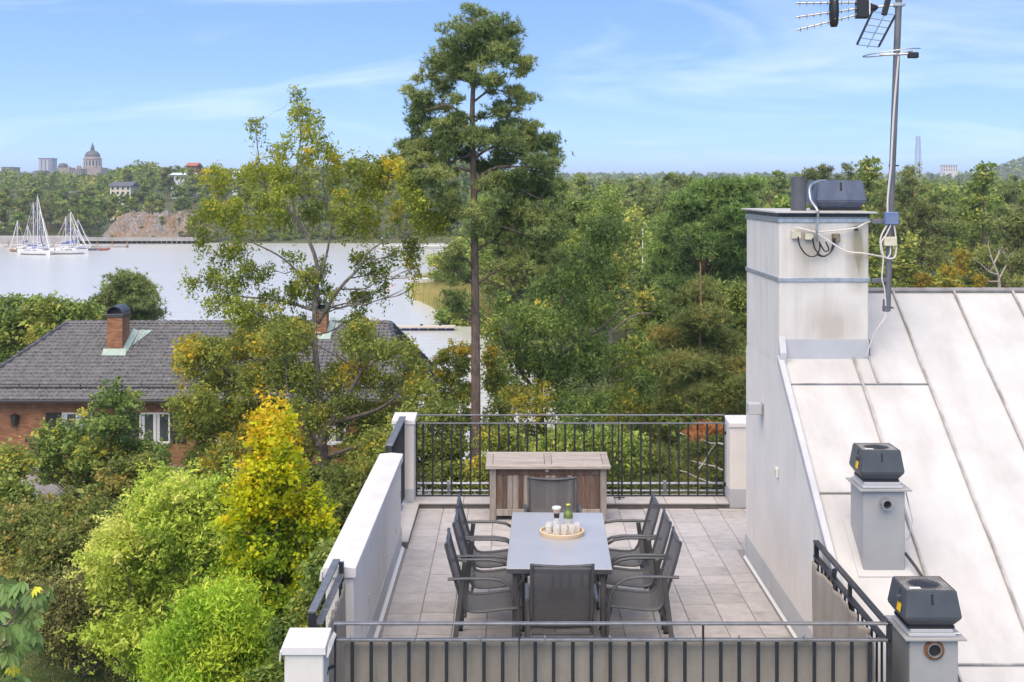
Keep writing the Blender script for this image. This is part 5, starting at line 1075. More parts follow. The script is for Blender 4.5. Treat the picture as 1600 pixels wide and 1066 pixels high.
def branch(mb, a, b, r0, r1, seed, sag=.0, n=6, sides=5):
    rg = random.Random(seed); a = Vector(a); b = Vector(b); L = (b-a).length; pts = []; rs = []
    for i in range(n+1):
        t = i/n; p = a.lerp(b, t); w_ = math.sin(math.pi*t)
        p += Vector((rg.uniform(-1,1), rg.uniform(-1,1), rg.uniform(-1,1)))*L*.035*w_ + Vector((0,0,1))*L*sag*w_
        pts.append(p); rs.append(r0+(r1-r0)*t)
    mb.tube(pts, rs, sides, cap=False); return pts
def limbs_mesh(limbs, ells, seed, twig=.035, sag=-.06, nb=1.0, sides=6):
    """limbs : list of (points, r0, r1); every ellipsoid of the crown gets a branch from the nearest limb point below it"""
    mb = MB(); sk = []; rg = random.Random(seed)
    for pts, r0, r1 in limbs:
        P_ = [Vector(p) for p in pts]; Q_ = []
        for i in range(len(P_)-1):
            p0 = P_[max(i-1,0)]; p1 = P_[i]; p2 = P_[i+1]; p3 = P_[min(i+2,len(P_)-1)]
            for t in (0,.25,.5,.75): Q_.append(.5*((2*p1)+(p2-p0)*t+(2*p0-5*p1+4*p2-p3)*t*t+(3*p1-p0-3*p2+p3)*t**3))
        Q_.append(P_[-1]); n = len(Q_); rr = [r0+(r1-r0)*i/(n-1) for i in range(n)]
        mb.tube(Q_, rr, 8 if r0 > .1 else 6, cap=False); sk += list(zip(Q_, rr))
    for e in ells:
        if rg.random() > nb: continue
        c = Vector(e[:3]); best = None
        for p, r in sk:
            d = (c-p).length + 1.6*max(0, p.z - c.z + .25*math.hypot(c.x-p.x, c.y-p.y))
            if best is None or d < best[0]: best = (d, p, r)
        _, p, r = best; r0 = min(r*.55, twig*(1+ (c-p).length*.25))
        pts = branch(mb, p, c, r0, r0*.3, rg.random(), sag)
        for q in range(3):
            u = Vector((rg.gauss(0,1), rg.gauss(0,1), rg.gauss(.2,.8))).normalized(); tip = c + Vector((u.x*e[3], u.y*e[4], u.z*e[5]))*.85
            branch(mb, pts[3+q], tip, r0*.45, r0*.12, rg.random(), 0, 3, 4)
    return mb
def ell_px(lst, Y, jit, seed, tint=.5, tj=.12, dep=1.0, fn=None):
    rg = random.Random(seed); out_ = []
    for q in lst:
        px, py, rx, ry = q[:4]; y = Y + rg.gauss(0, jit) + (q[4] if len(q) > 4 else 0); c = W(px, py, y); s = y/F
        t = tint + rg.gauss(0, tj) if fn is None else fn(px, py) + rg.gauss(0, tj)
        out_.append((c.x, c.y, c.z, rx*s, rx*s*dep, ry*s, t))
    return out_
def ragged(E, seed, k=2, s=.5):
    rg = random.Random(seed); out_ = []
    for e in E:
        out_.append((e[0],e[1],e[2],e[3]*.86,e[4]*.86,e[5]*.86,e[6]))
        for i in range(k):
            u = Vector((rg.gauss(0,1), rg.gauss(0,1), rg.gauss(.45,.8))).normalized(); q = s*rg.uniform(.5,1.1); d = rg.uniform(.85,1.25)
            out_.append((e[0]+u.x*e[3]*d, e[1]+u.y*e[4]*d, e[2]+u.z*e[5]*d, e[3]*q, e[4]*q, e[5]*q*.9, e[6]+rg.gauss(.03,.14)))
    return out_
def tree(name, base, ells, limbs, m_leaf, m_bark_, label, cat, group, n, size, style, seed, twig=.03, nb=1.0, **kw):
    r = thing(name, base, label, cat, group); off = Vector(base); n = int(n*2.2); rag = kw.pop('rag', 2)
    if limbs: limbs_mesh(limbs, ells, seed, twig, kw.pop('sag', -.06), nb).build('trunk' if cat == 'tree' else 'stems', m_bark_, r, smooth=True)
    if rag: ells = ragged(ells, seed, rag)
    if seed in (102, 103, 104): ells = [e for e in ells if not (480 < 800+e[0]*F/e[1] < 540 and 462 < HY-(e[2]-CZ)*F/e[1] < 560)]   # the second chimney shows through here
    if seed in (105, 106): ells = [e for e in ells if not (978 < 800+e[0]*F/e[1] < 1030 and 335 < HY-(e[2]-CZ)*F/e[1] < 505 and e[1] < 64)]
    if seed == 147: ells = [e for e in ells if not ((205 < 800+e[0]*F/e[1] < 274 and HY-(e[2]-CZ)*F/e[1] < 694) or (90 < 800+e[0]*F/e[1] < 140 and HY-(e[2]-CZ)*F/e[1] < 674))]
    obj('crown' if cat == 'tree' else 'foliage', crown_mesh('crown', seed, ells, n, size, m_leaf, style, off=off, **kw), r)
    return r
def gz(x, y): return max(float(ground_h(x, y)), float(rock_h(x, y)) if y > 380 and y < 426 else -99)

# ---- the tall pine
Y = 44.0
pl = [(740,42,34,16),(775,48,28,18),(712,68,30,15),(750,62,30,15),(792,80,24,18),(690,98,28,14),(735,92,30,14),(770,98,30,14),(812,100,16,18),(720,118,26,12),(668,122,22,12),
 (692,140,26,12),(652,152,18,14),(672,172,28,13),(705,165,18,10),(800,150,22,14),(815,170,18,14),(780,180,22,10),(660,195,22,10),(690,200,26,12),(810,195,18,9),(765,140,14,9),
 (705,222,40,14),(660,238,32,16),(640,262,24,16),(682,255,36,16),(720,238,26,12),(775,222,34,16),(815,218,30,18),(845,240,28,20),(795,248,34,14),(835,268,36,16),(868,272,22,20),
 (665,288,30,14),(640,285,16,10),(700,300,20,12),(862,310,24,22),(825,302,38,16),(785,295,26,12),(765,325,22,14),(840,345,34,20),(800,345,30,18),(872,352,22,26),(715,330,18,16),(700,352,20,12),
 (815,392,32,18),(850,395,28,24),(780,385,18,14),(722,440,16,16),(716,400,14,12),(728,492,22,14),(716,470,14,12),(870,420,18,22),(790,420,18,14),(745,130,26,12),(715,190,20,10),(770,205,20,10),(725,265,18,10),(760,270,18,10),(690,350,24,14),(705,420,18,16),(765,360,22,14)]
pl = [(a, b, c*1.05, d*1.22) for a, b, c, d in pl]
E = ell_px(pl, Y, .75, 1, .5, .16)
tr_ = [W(744,770,Y),W(743.5,640,Y),W(743,520,Y),W(742,420,Y),W(741,320,Y),W(739,240,Y),W(738,170,Y),W(741,110,Y),W(744,60,Y),W(742,30,Y)]
tr_[0].z = gz(tr_[0].x, Y) - .2
lim = [(tr_, .175, .04)]
for (a, b, c, r) in [((742,285),(775,262),(840,262),.075),((741,300),(790,290),(845,312),.065),((741,270),(712,262),(660,262),.06),((740,250),(765,232),(815,222),.06),((739,190),(700,165),(668,172),.055),
                     ((739,160),(770,140),(800,150),.045),((741,330),(762,318),(780,330),.05),((740,240),(690,262),(690,300),.05),((739,130),(700,120),(672,122),.04),((741,370),(770,352),(830,370),.05),((742,395),(772,378),(850,400),.05),((742,400),(728,372),(700,366),.025)]:
    lim.append(([W(a[0],a[1],Y), W(b[0],b[1],Y-.25), W(c[0],c[1],Y-.3)], r, r*.35))
tree('pine_tree', (tr_[0].x, Y, tr_[0].z), E, lim, L_pine, m_pinebark, 'tall old pine with bare lower trunk rising above the terrace against the sky', 'tree', None, 9000, .19, 'pine', 101, .045, 1.0, per=34, sr=.25, k=10, wd=.014, flat=.6, sag=.05, rag=3)

# ---- the birch by the house
Y = 44.5
bl = [(463,147,13,12),(468,166,18,16),(488,180,18,16),(478,205,26,18),(505,205,13,18),(510,232,18,18),(398,190,14,10),(402,216,10,14),(436,235,22,16),(488,240,24,18),(524,244,14,18),(549,250,11,10),(330,270,20,18),(350,282,18,20),
 (398,268,32,22),(438,280,30,22),(418,310,36,24),(474,286,28,22),(520,275,22,18),(562,265,20,20),(590,256,28,20),(611,245,12,10),(598,282,28,20),(574,300,28,22),(540,312,26,18),(640,290,26,28),(655,320,28,28),(672,342,20,24),(328,322,26,18),
 (354,326,28,22),(312,340,18,18),(388,346,32,18),(318,372,15,16),(338,392,14,24),(300,440,18,12),(330,430,22,18),(360,440,28,16),(400,420,32,20),(342,470,28,12),(380,480,30,16),(430,470,32,22),(470,450,28,22),(500,420,22,18),(538,342,28,16),
 (560,402,22,12),(590,420,20,16),(620,390,18,15),(650,380,16,26),(646,420,11,28),(640,452,7,18),(560,462,22,12),(570,340,28,20),(610,330,20,16),(445,340,24,20),(495,330,22,20),(460,400,20,16),(370,390,26,16),(290,425,10,8),(600,450,10,14),(655,355,18,20),(440,505,34,18),(468,500,22,16),(555,495,20,14),(465,520,30,18),(400,505,26,14),(505,455,22,18),(530,470,20,14),(475,430,22,18)]
def bt(px, py): return .38 + .20*math.sin(px*.03) * math.cos(py*.03) + (.12 if py < 300 else 0)
E = ell_px(bl, Y, 1.0, 2, .5, .14, 1.1, bt)
P_ = lambda px, py, d=0: W(px, py, Y+d)
b0 = P_(520, 700); b0.z = gz(b0.x, Y) - .2
lim = [([b0, P_(500,620), P_(492,540), P_(492,480), P_(496,420), P_(482,375), P_(458,338), P_(432,302), P_(402,282)], .12, .025),
       ([P_(500,440), P_(512,390,.4), P_(522,348,.5), P_(556,318,.6), P_(600,298,.6)], .055, .015), ([P_(480,372), P_(458,320,-.3), P_(464,262,-.4), P_(470,205,-.3), P_(463,150,-.3)], .05, .01),
       ([P_(502,470), P_(450,410,-.5), P_(392,378,-.8), P_(322,350,-.8)], .05, .012), ([P_(497,505), P_(530,452,-.6), P_(560,420,-.7), P_(578,392,-.7), P_(622,366,-.6)], .07, .018), ([P_(504,490), P_(440,470,.6), P_(370,462,.8), P_(318,440,.9)], .06, .012),
       ([P_(420,312), P_(405,250,.2), P_(399,190,.2)], .03, .01), ([P_(522,350), P_(505,290,.3), P_(508,235,.3)], .035, .01)]
tree('birch_tree', (b0.x, Y, b0.z), E, lim, L_birch, m_birchbark, 'tall open birch with yellowing drooping leaves in front of the lake', 'tree', None, 22000, .10, 'weep', 102, .024, 1.0, per=30, sr=.25, weep=1.15, asp=.5)

# ---- trees between the birch and the terrace
Y = 41.0
ll = [(300,535,26,20),(285,560,18,26),(330,545,34,26),(375,540,34,28),(420,530,36,28),(460,520,36,28),(350,590,38,30),(400,590,40,30),(445,580,38,34),(310,620,30,26),(290,660,20,26),(330,660,36,28),(380,650,40,32),(430,640,34,30),(320,710,30,28),(300,740,24,22),(360,700,34,30),(480,560,34,30),(500,510,26,22),(345,745,26,22)]
E = ell_px(ll, Y, 1.3, 3, .62, .15, 1.2); b0 = W(395,760,Y); b0.z = gz(b0.x,Y)-.2
tree('weeping_tree', b0, E, [([b0, W(400,700,Y), W(405,640,Y), W(415,580,Y), W(440,530,Y)], .17,.04), ([W(400,700,Y),W(350,660,Y-.5),W(310,620,Y-.6)],.07,.02), ([W(403,650,Y),W(360,590,Y+.4),W(330,550,Y+.4)],.07,.02)], L_green, m_bark,
     'light green weeping tree hanging in front of the brick house wall', 'tree', None, 18000, .105, 'weep', 103, .03, .9, per=30, sr=.32, weep=1.0)
Y = 39.5
ll = [(462,512,28,16),(445,520,30,20),(560,520,28,16),(520,545,30,26),(560,530,34,26),(600,545,30,26),(640,560,28,28),(560,580,38,30),(510,600,34,30),(610,600,36,30),(655,605,30,24),(540,640,36,28),(590,650,36,28),(640,650,36,26),(500,660,30,26),(560,700,36,26),(620,700,34,28),(470,640,24,26),(680,640,26,26),(480,700,30,26),(600,745,40,26),(540,745,34,24),(690,690,20,26),(490,750,30,24),(560,790,40,24)]
E = ell_px(ll, Y, 1.4, 4, .50, .17, 1.2); b0 = W(508,790,Y); b0.z = gz(b0.x,Y)-.2
tree('apple_tree', b0, E, [([b0, W(506,720,Y-1), W(500,690,Y-1.2), W(530,640,Y-.6), W(565,580,Y)], .20,.05), ([W(502,695,Y-1.2),W(470,665,Y-1.4),W(455,650,Y-1.4)],.07,.03), ([W(520,660,Y-.8),W(590,640,Y-.8),W(630,610,Y-.4)],.09,.02), ([W(505,715,Y-1),W(575,690,Y-1.6),W(640,650,Y-1.4)],.07,.02)], L_green, m_bark,
     'dull green spreading tree with dark crooked trunk in front of the second brick chimney', 'tree', None, 19000, .095, 'weep', 104, .035, 1.0, per=32, sr=.36, weep=.8, asp=.5)
Y = 35.0
ll = [(560,760,30,22),(520,800,30,24),(575,800,26,20),(500,760,22,20),(620,745,24,22),(540,835,24,20),(640,700,22,24),(690,660,16,20),(600,700,26,20)]
E = ell_px(ll, Y, .8, 14, .30, .14, 1.2); b0 = W(560,840,Y); b0.z = gz(b0.x,Y)-.2
tree('dark_shrub', b0, E, [([b0, W(560,800,Y), W(565,745,Y)], .07,.02), ([b0, W(530,800,Y), W(515,770,Y)], .05,.02),([b0, W(600,790,Y), W(640,710,Y)], .05,.02)], L_green, m_bark, 'dark green bushy shrub growing against the outside of the parapet wall', 'shrub', None, 9000, .11, 'leaf', 114, .02, 1.0, per=26, sr=.3, shoots=.4, slen=.7, sup=.5)

# ---- weeping dark green mass right of the pine
Y = 56.0
ll = [(900,420,40,32),(860,440,36,30),(940,370,32,28),(960,330,24,20),(925,400,30,24),(985,420,28,30),(820,490,40,30),(870,500,44,34),(930,480,44,34),(985,490,32,36),(800,540,38,30),(850,560,46,34),(910,560,48,36),(970,560,44,38),(1005,540,26,30),(790,600,38,30),(840,620,46,32),(900,630,48,34),(960,630,44,34),(1010,610,28,30),(780,660,34,26),(830,680,44,28),(890,690,46,28),(950,690,44,28),(1005,670,34,28),(880,390,24,22),(790,470,22,22),(770,510,18,20),(1030,470,10,16)]
E = ell_px(ll, Y, 1.8, 5, .50, .16, 1.3); b0 = W(848,760,Y); b0.z = gz(b0.x,Y)-.2
tree('weeping_birch', b0, E, [([b0, W(846,680,Y), W(842,620,Y), W(850,560,Y), W(875,480,Y), W(910,400,Y), W(945,340,Y)], .22,.03), ([W(843,620,Y),W(800,560,Y-.5),W(780,510,Y-.5)],.09,.02), ([W(848,570,Y),W(930,520,Y-.6),W(985,470,Y-.6)],.10,.02), ([W(843,630,Y),W(910,600,Y-.8),W(975,570,Y-1)],.09,.02)], L_weep, m_bark,
     'broad dark green weeping birch just right of the tall pine trunk', 'tree', None, 30000, .15, 'weep', 105, .035, .9, per=34, sr=.45, weep=1.8, asp=.42)
Y = 66.0
ll = [(900,330,26,18),(930,345,30,20),(960,360,28,20),(985,390,22,24),(905,380,36,26),(950,420,36,28),(890,440,30,28),(985,450,24,28),(1010,500,18,34),(1030,520,20,28),(1040,470,22,22),(1050,560,22,26),(1060,520,26,24),(1085,470,24,20),(1110,455,18,16)]
E = ell_px(ll, Y, 1.8, 6, .52, .14, 1.3); b0 = W(955,650,Y); b0.z = gz(b0.x,Y)-.2
tree('light_birch', b0, E, [([b0, W(955,560,Y), W(950,480,Y), W(945,400,Y), W(940,345,Y)], .18,.03),([W(953,520,Y),W(1000,490,Y),W(1060,500,Y)],.07,.02)], L_weep, m_birchbark, 'lighter green drooping birch standing behind the dark weeping one', 'tree', None, 17000, .17, 'weep', 106, .03, .9, per=28, sr=.45, weep=1.1)
Y = 78.0
ll = [(1100,305,34,18),(1130,300,34,18),(1075,320,30,16),(1155,320,24,20),(1060,350,34,16),(1110,345,44,20),(1155,350,28,20),(1045,385,34,16),(1095,385,40,20),(1145,390,34,22),(1035,415,30,16),(1085,425,38,18),(1140,430,36,20),(1165,400,20,26),(1110,460,34,20),(1160,460,24,24),(1060,445,24,14),(1150,500,28,24)]
E = ell_px(ll, Y, 1.6, 7, .58, .13, 1.1); b0 = W(1105,620,Y); b0.z = gz(b0.x,Y)-.2
tree('broad_pine', b0, E, [([b0, W(1106,520,Y), W(1100,430,Y), W(1110,360,Y), W(1118,310,Y)], .26,.06), ([W(1102,440,Y),W(1125,395,Y-1),W(1150,360,Y-1)],.10,.03), ([W(1102,430,Y),W(1070,390,Y-1),W(1050,370,Y-1)],.10,.03)], L_bpine, m_pineorange,
     'broad bright green pine with spreading limbs left of the white chimney', 'tree', None, 8500, .32, 'pine', 107, .07, 1.0, per=40, sr=.55, k=9, wd=.028, flat=.5)
Y = 46.0
ll = [(1094,420,8,16),(1095,450,16,12),(1080,470,20,12),(1108,468,18,12),(1070,500,26,14),(1110,500,26,14),(1055,535,26,14),(1095,530,30,14),(1130,535,24,14),(1060,570,32,16),(1105,575,34,16),(1140,580,24,18),(1050,605,24,14),(1090,615,30,14),(1130,620,30,16),(1155,610,16,18),(1045,640,14,12),(1150,650,18,14)]
E = ell_px(ll, Y, 1.0, 8, .45, .16, 1.1); b0 = W(1093,785,Y); b0.z = gz(b0.x,Y)-.2
tree('brown_pine', b0, E, [([b0, W(1092,700,Y), W(1092,640,Y), W(1093,560,Y), W(1095,480,Y), W(1094,410,Y)], .11,.02)] + [([W(1092,y_,Y),W(1092+s*22,y_-14,Y-.3),W(1092+s*46,y_-26,Y-.4)],.03,.008) for y_, s in ((660,1),(640,1),(610,-1),(580,1),(700,1),(690,1),(670,-1))], L_brown, m_pineorange,
     'brownish thin pine with orange trunk behind the right end of the rear railing', 'tree', None, 5200, .20, 'pine', 108, .03, 1.0, per=36, sr=.36, k=9, wd=.013, flat=.55)
Y = 58.0
ll = [(1150,470,24,30),(1160,530,18,30),(1135,500,20,18),(1120,480,20,16),(1080,560,30,30),(1040,590,26,30),(1150,580,24,30),(1160,640,20,30),(1120,640,30,30),(1060,650,34,26),(1100,690,40,26),(1030,690,30,26)]
E = ell_px(ll, Y, 1.5, 9, .55, .16, 1.2); b0 = W(1115,760,Y); b0.z = gz(b0.x,Y)-.2
tree('leafy_tree', b0, E, [([b0, W(1115,700,Y), W(1120,600,Y), W(1135,520,Y), W(1150,470,Y)], .15,.03)], L_dec, m_bark, 'mid green leafy tree behind the brownish pine', 'tree', None, 14000, .16, 'leaf', 109, .03, .8, per=26, sr=.42)
Y = 48.0
ll = [(712,545,16,18),(722,570,14,18),(690,560,12,14),(700,590,16,18),(715,620,18,18),(725,610,14,20),(770,560,14,20),(690,620,14,16),(722,660,18,20),(700,655,18,18),(705,700,22,22),(770,590,16,22),(775,640,18,22),(760,680,18,20)]
E = ell_px(ll, Y, .8, 13, .58, .14, 1.2); b0 = W(712,800,Y); b0.z = gz(b0.x,Y)-.2
tree('young_birch', b0, E, [([b0, W(712,700,Y), W(708,640,Y), W(702,590,Y)], .07,.015), ([W(712,740,Y),W(745,690,Y+.5),W(772,600,Y+.5)],.05,.012)], L_green, m_birchbark, 'young light green birch growing round the foot of the tall pine', 'tree', None, 6500, .12, 'weep', 113, .02, .9, per=24, sr=.3, weep=.6)
# low growth seen through the rear railing
Y = 34.0
for i, (ll, lm, lb, sty, sz_, nn) in enumerate([
    ([(680,740,30,34),(720,760,30,30),(760,740,30,34),(700,700,26,24),(790,700,28,30)], L_green, 'yellow green undergrowth shrub behind the left half of the rear railing', 'leaf', .085, 8000),
    ([(850,720,36,34),(900,740,38,36),(830,770,34,28),(940,700,34,30),(880,690,30,26),(960,750,34,32),(985,710,26,28)], L_dec, 'dark green undergrowth shrub behind the wooden chest and rear railing', 'leaf', .085, 9000),
    ([(1020,720,36,30),(1060,750,36,30),(1110,740,40,32),(1140,700,30,30),(1150,760,34,30),(1080,700,26,22),(1020,770,34,26)], L_brown, 'brownish conifer shrub behind the right end of the rear railing', 'pine', .13, 3600),
    ([(1010,800,40,22),(1070,800,40,22),(1130,800,40,22),(940,800,36,22),(860,810,36,22),(780,810,36,22),(700,810,36,22)], L_rust, 'rusty brown ground shrub low behind the rear railing', 'leaf', .08, 7000)]):
    E = ell_px(ll, Y+i*.9, .8, 20+i, .45, .18, 1.2); cx_ = sum(e[0] for e in E)/len(E); b0 = Vector((cx_, Y+i*.9, gz(cx_, Y)-.1))
    tree('undergrowth_shrub', b0, E, [([b0, Vector((e[0]*.7+cx_*.3, e[1], b0.z*.4+e[2]*.6)), Vector(e[:3])], .045, .012) for e in E[:6]], lm, m_bark, lb, 'shrub', 'shrubs behind the rear railing', nn, sz_, sty, 120+i, .015, .5, per=26, sr=.25, k=8, wd=.010)
Y = 32.0
E = ell_px([(1105,672,26,7),(1080,680,14,6),(1125,676,12,8)], Y, .2, 31, .6, .1); b0 = W(1160,690,Y)
mb = MB(); branch(mb, W(1160,705,Y), W(1060,676,Y), .03,.012, 5); branch(mb, W(1150,740,Y), W(1080,720,Y), .028,.01, 6); branch(mb, W(1140,760,Y+.2), W(1060,735,Y), .025,.01, 7); branch(mb, W(1090,735,Y), W(1120,690,Y), .02,.008, 8)
fr = thing('dead_branch', b0, 'dead conifer branch with orange needles behind the right end of the rear railing', 'branch'); bb0 = W(1160,705,Y); mb.tube([Vector((bb0.x,Y,gz(bb0.x,Y)-.2)), W(1162,760,Y), bb0], [.09,.06,.04], 6)
mb.build('branch_wood', m_deadbark, fr, smooth=True); obj('dead_needles', crown_mesh('dead_needles', 131, E, 420, .12, L_dead, 'pine', off=wloc(fr), per=30, sr=.12, k=9, wd=.009), fr)

# ---- garden shrubs on the left
def shrub(name, ll, Y, jit, m_, label, n, size, style, seed, tint=.5, tj=.13, fn=None, cat='shrub', limbs=True, m_b=None, **kw):
    E = ell_px(ll, Y, jit, seed, tint, tj, 1.1, fn); cx_ = sum(e[0] for e in E)/len(E); g = gz(cx_, Y); b0 = Vector((cx_, Y, g))
    E = [(e[0],e[1],max(e[2], g+e[5]*.7),*e[3:]) for e in E]
    lm = [([b0-Vector((0,0,.15)), Vector((e[0]*.6+cx_*.4, e[1]*.6+Y*.4, g*.5+e[2]*.5)), Vector(e[:3])], .05, .012) for e in E[::2]] if limbs else None
    return tree(name, b0, E, lm, m_, m_b or m_bark, label, cat, None, n, size, style, seed, .015, .6, floor=-(0), **kw) if False else tree(name, b0, E, lm, m_, m_b or m_bark, label, cat, None, n, size, style, seed, .015, .6, **kw)
Y = 26.0
gl_ = [(432,650,9,10),(404,668,9,9),(446,660,9,12),(420,658,9,10),(388,690,8,9),(428,668,22,18),(405,690,22,20),(452,690,20,18),(425,705,34,20),(392,720,22,18),(462,722,24,20),(425,735,40,22),(400,760,32,22),(455,760,32,22),(385,790,24,18),(430,790,40,24),(478,790,24,20),(395,825,34,24),(445,830,40,26),(495,820,26,22),(375,860,30,22),(420,870,40,26),(470,870,40,26),(510,850,20,22),(390,910,36,26),(440,915,42,28),(490,910,28,26),(400,960,40,28),(460,965,42,30),(370,830,18,14),(430,1010,44,28),(360,900,24,20),(470,1030,40,28),(365,780,14,12),(350,820,14,12)]
g0 = W(432,1000,Y); g0.z = gz(g0.x, Y)-.1
gl_ = [(432+(a-432)*(.72 if b < 780 else .92), b, c*(.66 if b < 780 else .85), d*.88) for a, b, c, d in gl_]
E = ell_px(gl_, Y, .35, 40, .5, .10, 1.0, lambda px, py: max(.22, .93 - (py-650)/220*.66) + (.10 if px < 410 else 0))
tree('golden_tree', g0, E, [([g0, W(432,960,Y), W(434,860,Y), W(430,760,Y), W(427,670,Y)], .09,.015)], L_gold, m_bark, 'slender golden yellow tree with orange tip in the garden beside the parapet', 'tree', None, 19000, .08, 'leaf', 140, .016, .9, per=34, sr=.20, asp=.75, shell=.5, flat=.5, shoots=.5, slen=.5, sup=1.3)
shrub('lime_shrub', [(250,790,40,26),(300,800,44,28),(350,800,36,26),(220,830,40,28),(275,840,50,32),(330,845,46,32),(190,860,30,22),(240,880,46,32),(300,895,50,34),(345,880,34,30),(150,875,22,18),(200,910,40,28),(260,935,46,30),(205,960,36,28),(240,985,40,28),(190,1000,30,24),(215,1030,30,24),(160,920,22,22),(150,990,14,16),(330,930,36,30),(290,770,26,16),(355,770,20,18),(265,1030,30,24)], 31.5, .9, L_lime, 'bright yellow green leafy shrub in the middle of the garden', 34000, .10, 'leaf', 141, .58, .2, per=42, sr=.32, asp=.42, shell=.62, flat=.32, shoots=.45, slen=.75, sup=.55)
shrub('conifer_hedge_shrub', [(300,985,36,30),(350,960,40,34),(330,1010,44,34),(390,990,36,34),(280,1030,40,34),(340,1050,50,36),(400,1050,44,36),(265,1060,34,30),(375,1090,50,34),(300,1100,50,34),(430,1090,36,34),(360,935,24,20)], 24.5, .5, L_arb, 'dense bright green feathery conifer at the bottom beside the near pillar', 36000, .09, 'frond', 142, .42, .2, per=40, sr=.24)
shrub('dark_hedge_shrub', [(470,1000,30,40),(450,1060,34,40),(490,960,20,34),(500,900,20,30),(485,1080,24,34),(515,870,14,20)], 23.0, .4, L_dec, 'dark green leafy shrub squeezed between the golden tree and the parapet', 9000, .09, 'leaf', 143, .5, .15, per=24, sr=.2)
shrub('bronze_shrub', [(110,940,38,24),(70,965,34,24),(150,950,34,26),(100,985,44,28),(150,995,38,28),(60,1000,30,22),(120,1015,44,22),(170,1020,28,22),(80,930,26,18),(140,910,26,18),(190,990,24,24)], 33.0, .7, L_bronze, 'dark bronze brown shrub on the lawn left of the bright yellow green one', 17000, .085, 'leaf', 144, .42, .22, per=30, sr=.30, asp=.4, shell=.6, flat=.4, shoots=.5, slen=.7, sup=.3)
shrub('rusty_hedge', [(20,830,34,26),(70,815,40,24),(120,810,40,24),(165,815,34,24),(30,860,40,26),(90,850,46,26),(150,845,40,24),(10,890,30,24),(60,885,40,22),(185,830,20,20),(110,885,30,20),(0,850,30,26),(-30,870,40,30)], 40.0, .9, L_rust, 'wide rusty green bush crossing the garden at the left edge', 24000, .11, 'leaf', 145, .5, .22, per=44, sr=.42, shell=.65, flat=.3, shoots=.35, slen=.8, sup=.5)
shrub('grey_green_shrub', [(10,735,24,22),(0,765,28,24),(25,775,22,20),(-15,790,30,24),(20,800,22,16)], 44.0, .6, L_weep, 'grey green shrub at the left edge in front of the house drive', 8000, .13, 'leaf', 146, .72, .12, per=24, sr=.3)
shrub('garden_tree', [(180,625,18,12),(200,640,14,14),(165,660,22,16),(190,675,26,18),(150,690,26,16),(120,680,22,12),(85,690,20,12),(100,705,30,18),(140,715,32,20),(190,705,32,20),(225,715,28,20),(70,715,22,16),(60,730,14,12),(110,740,28,16),(165,740,34,18),(215,745,28,18),(245,725,20,16),(120,765,18,14),(155,765,20,14),(80,750,14,10),(215,690,16,12)], 51.0, .9, L_weep, 'dark green crooked garden tree in front of the shuttered windows', 13000, .14, 'leaf', 147, .45, .18, cat='tree', per=40, sr=.42, shell=.6, flat=.3, shoots=.4, slen=.9, sup=.5)
shrub('olive_shrub', [(190,755,26,18),(220,765,26,18),(170,775,22,16),(205,785,26,16),(235,745,18,16),(155,785,16,12),(185,730,14,12),(225,725,12,12)], 46.5, .6, L_rust, 'small olive green shrub in front of the dark garden tree', 7000, .12, 'leaf', 148, .62, .14, per=36, sr=.32, shell=.6, flat=.35)
shrub('light_shrub', [(300,765,30,18),(340,760,26,18),(270,775,24,16),(255,750,16,12)], 42.0, .6, L_lime, 'pale green shrub tops behind the bright yellow green shrub', 6000, .12, 'leaf', 149, .35, .15, per=24, sr=.28)
shrub('shore_shrub', [(20,500,26,18),(60,490,26,18),(100,488,26,16),(30,530,34,22),(80,515,26,16),(0,520,30,24),(130,490,18,12),(0,550,30,20),(-30,500,30,24),(15,475,14,10)], 76.0, 1.2, L_dec, 'green trees behind the left hip of the brick house roof', 12000, .22, 'leaf', 150, .6, .17, cat='tree', per=24, sr=.5)
# small pine behind the roof ridge
Y = 82.0
E = ell_px([(200,442,22,10),(180,455,20,10),(215,455,22,11),(168,475,16,10),(195,470,26,12),(228,475,18,10),(175,492,20,10),(210,492,26,11),(238,492,12,9),(200,505,26,9)], Y, .7, 51, .5, .12); b0 = W(203,560,Y); b0.z = gz(b0.x, Y)-.3
tree('shore_pine', b0, E, [([b0, W(203,510,Y), W(201,470,Y), W(200,440,Y)], .15,.03)], L_pine, m_pineorange, 'small rounded pine on the shore behind the brick chimney', 'tree', None, 2600, .33, 'pine', 151, .05, 1, per=36, sr=.5, k=9, wd=.028, flat=.5)
# ---- chestnut tip at the left edge : large leaves, one object each
m_chb = MAT['bark']
ct = thing('chestnut_tree', (-6.9, 13.4, gz(-6.9,13.4)), 'horse chestnut with large hand shaped leaves reaching in from the left edge', 'tree')
mb = MB(); mb.tube([(-6.9,13.4,gz(-6.9,13.4)-.2),(-6.8,13.4,-5),(-6.5,13.4,-2.6),(-6.2,13.4,-1.2)], [.16,.13,.08,.03], 8)
tips = []; rg = random.Random(9)
for (px, py) in [(40,905),(12,925),(55,915),(30,945),(5,955),(62,930),(20,975),(45,965),(-10,930),(30,1000),(10,1010),(38,985),(-8,985),(15,1040),(-5,1060),(25,1058),(-25,960),(-30,1010),(52,945),(8,905),(-20,1045),(25,925),(48,1000),(0,1030)]:
    tips.append(W(px, py, 13.2+rg.uniform(-.5,.5)))
for a, ks in (((-6.5,13.4,-2.6),(0,8)),((-6.4,13.4,-2.2),(8,16)),((-6.6,13.4,-3.2),(16,24))):
    for q in tips[ks[0]:ks[1]]: branch(mb, a, q, .016, .005, rg.random(), .10, 5, 5)
mb.build('trunk', m_chb, ct, smooth=True)
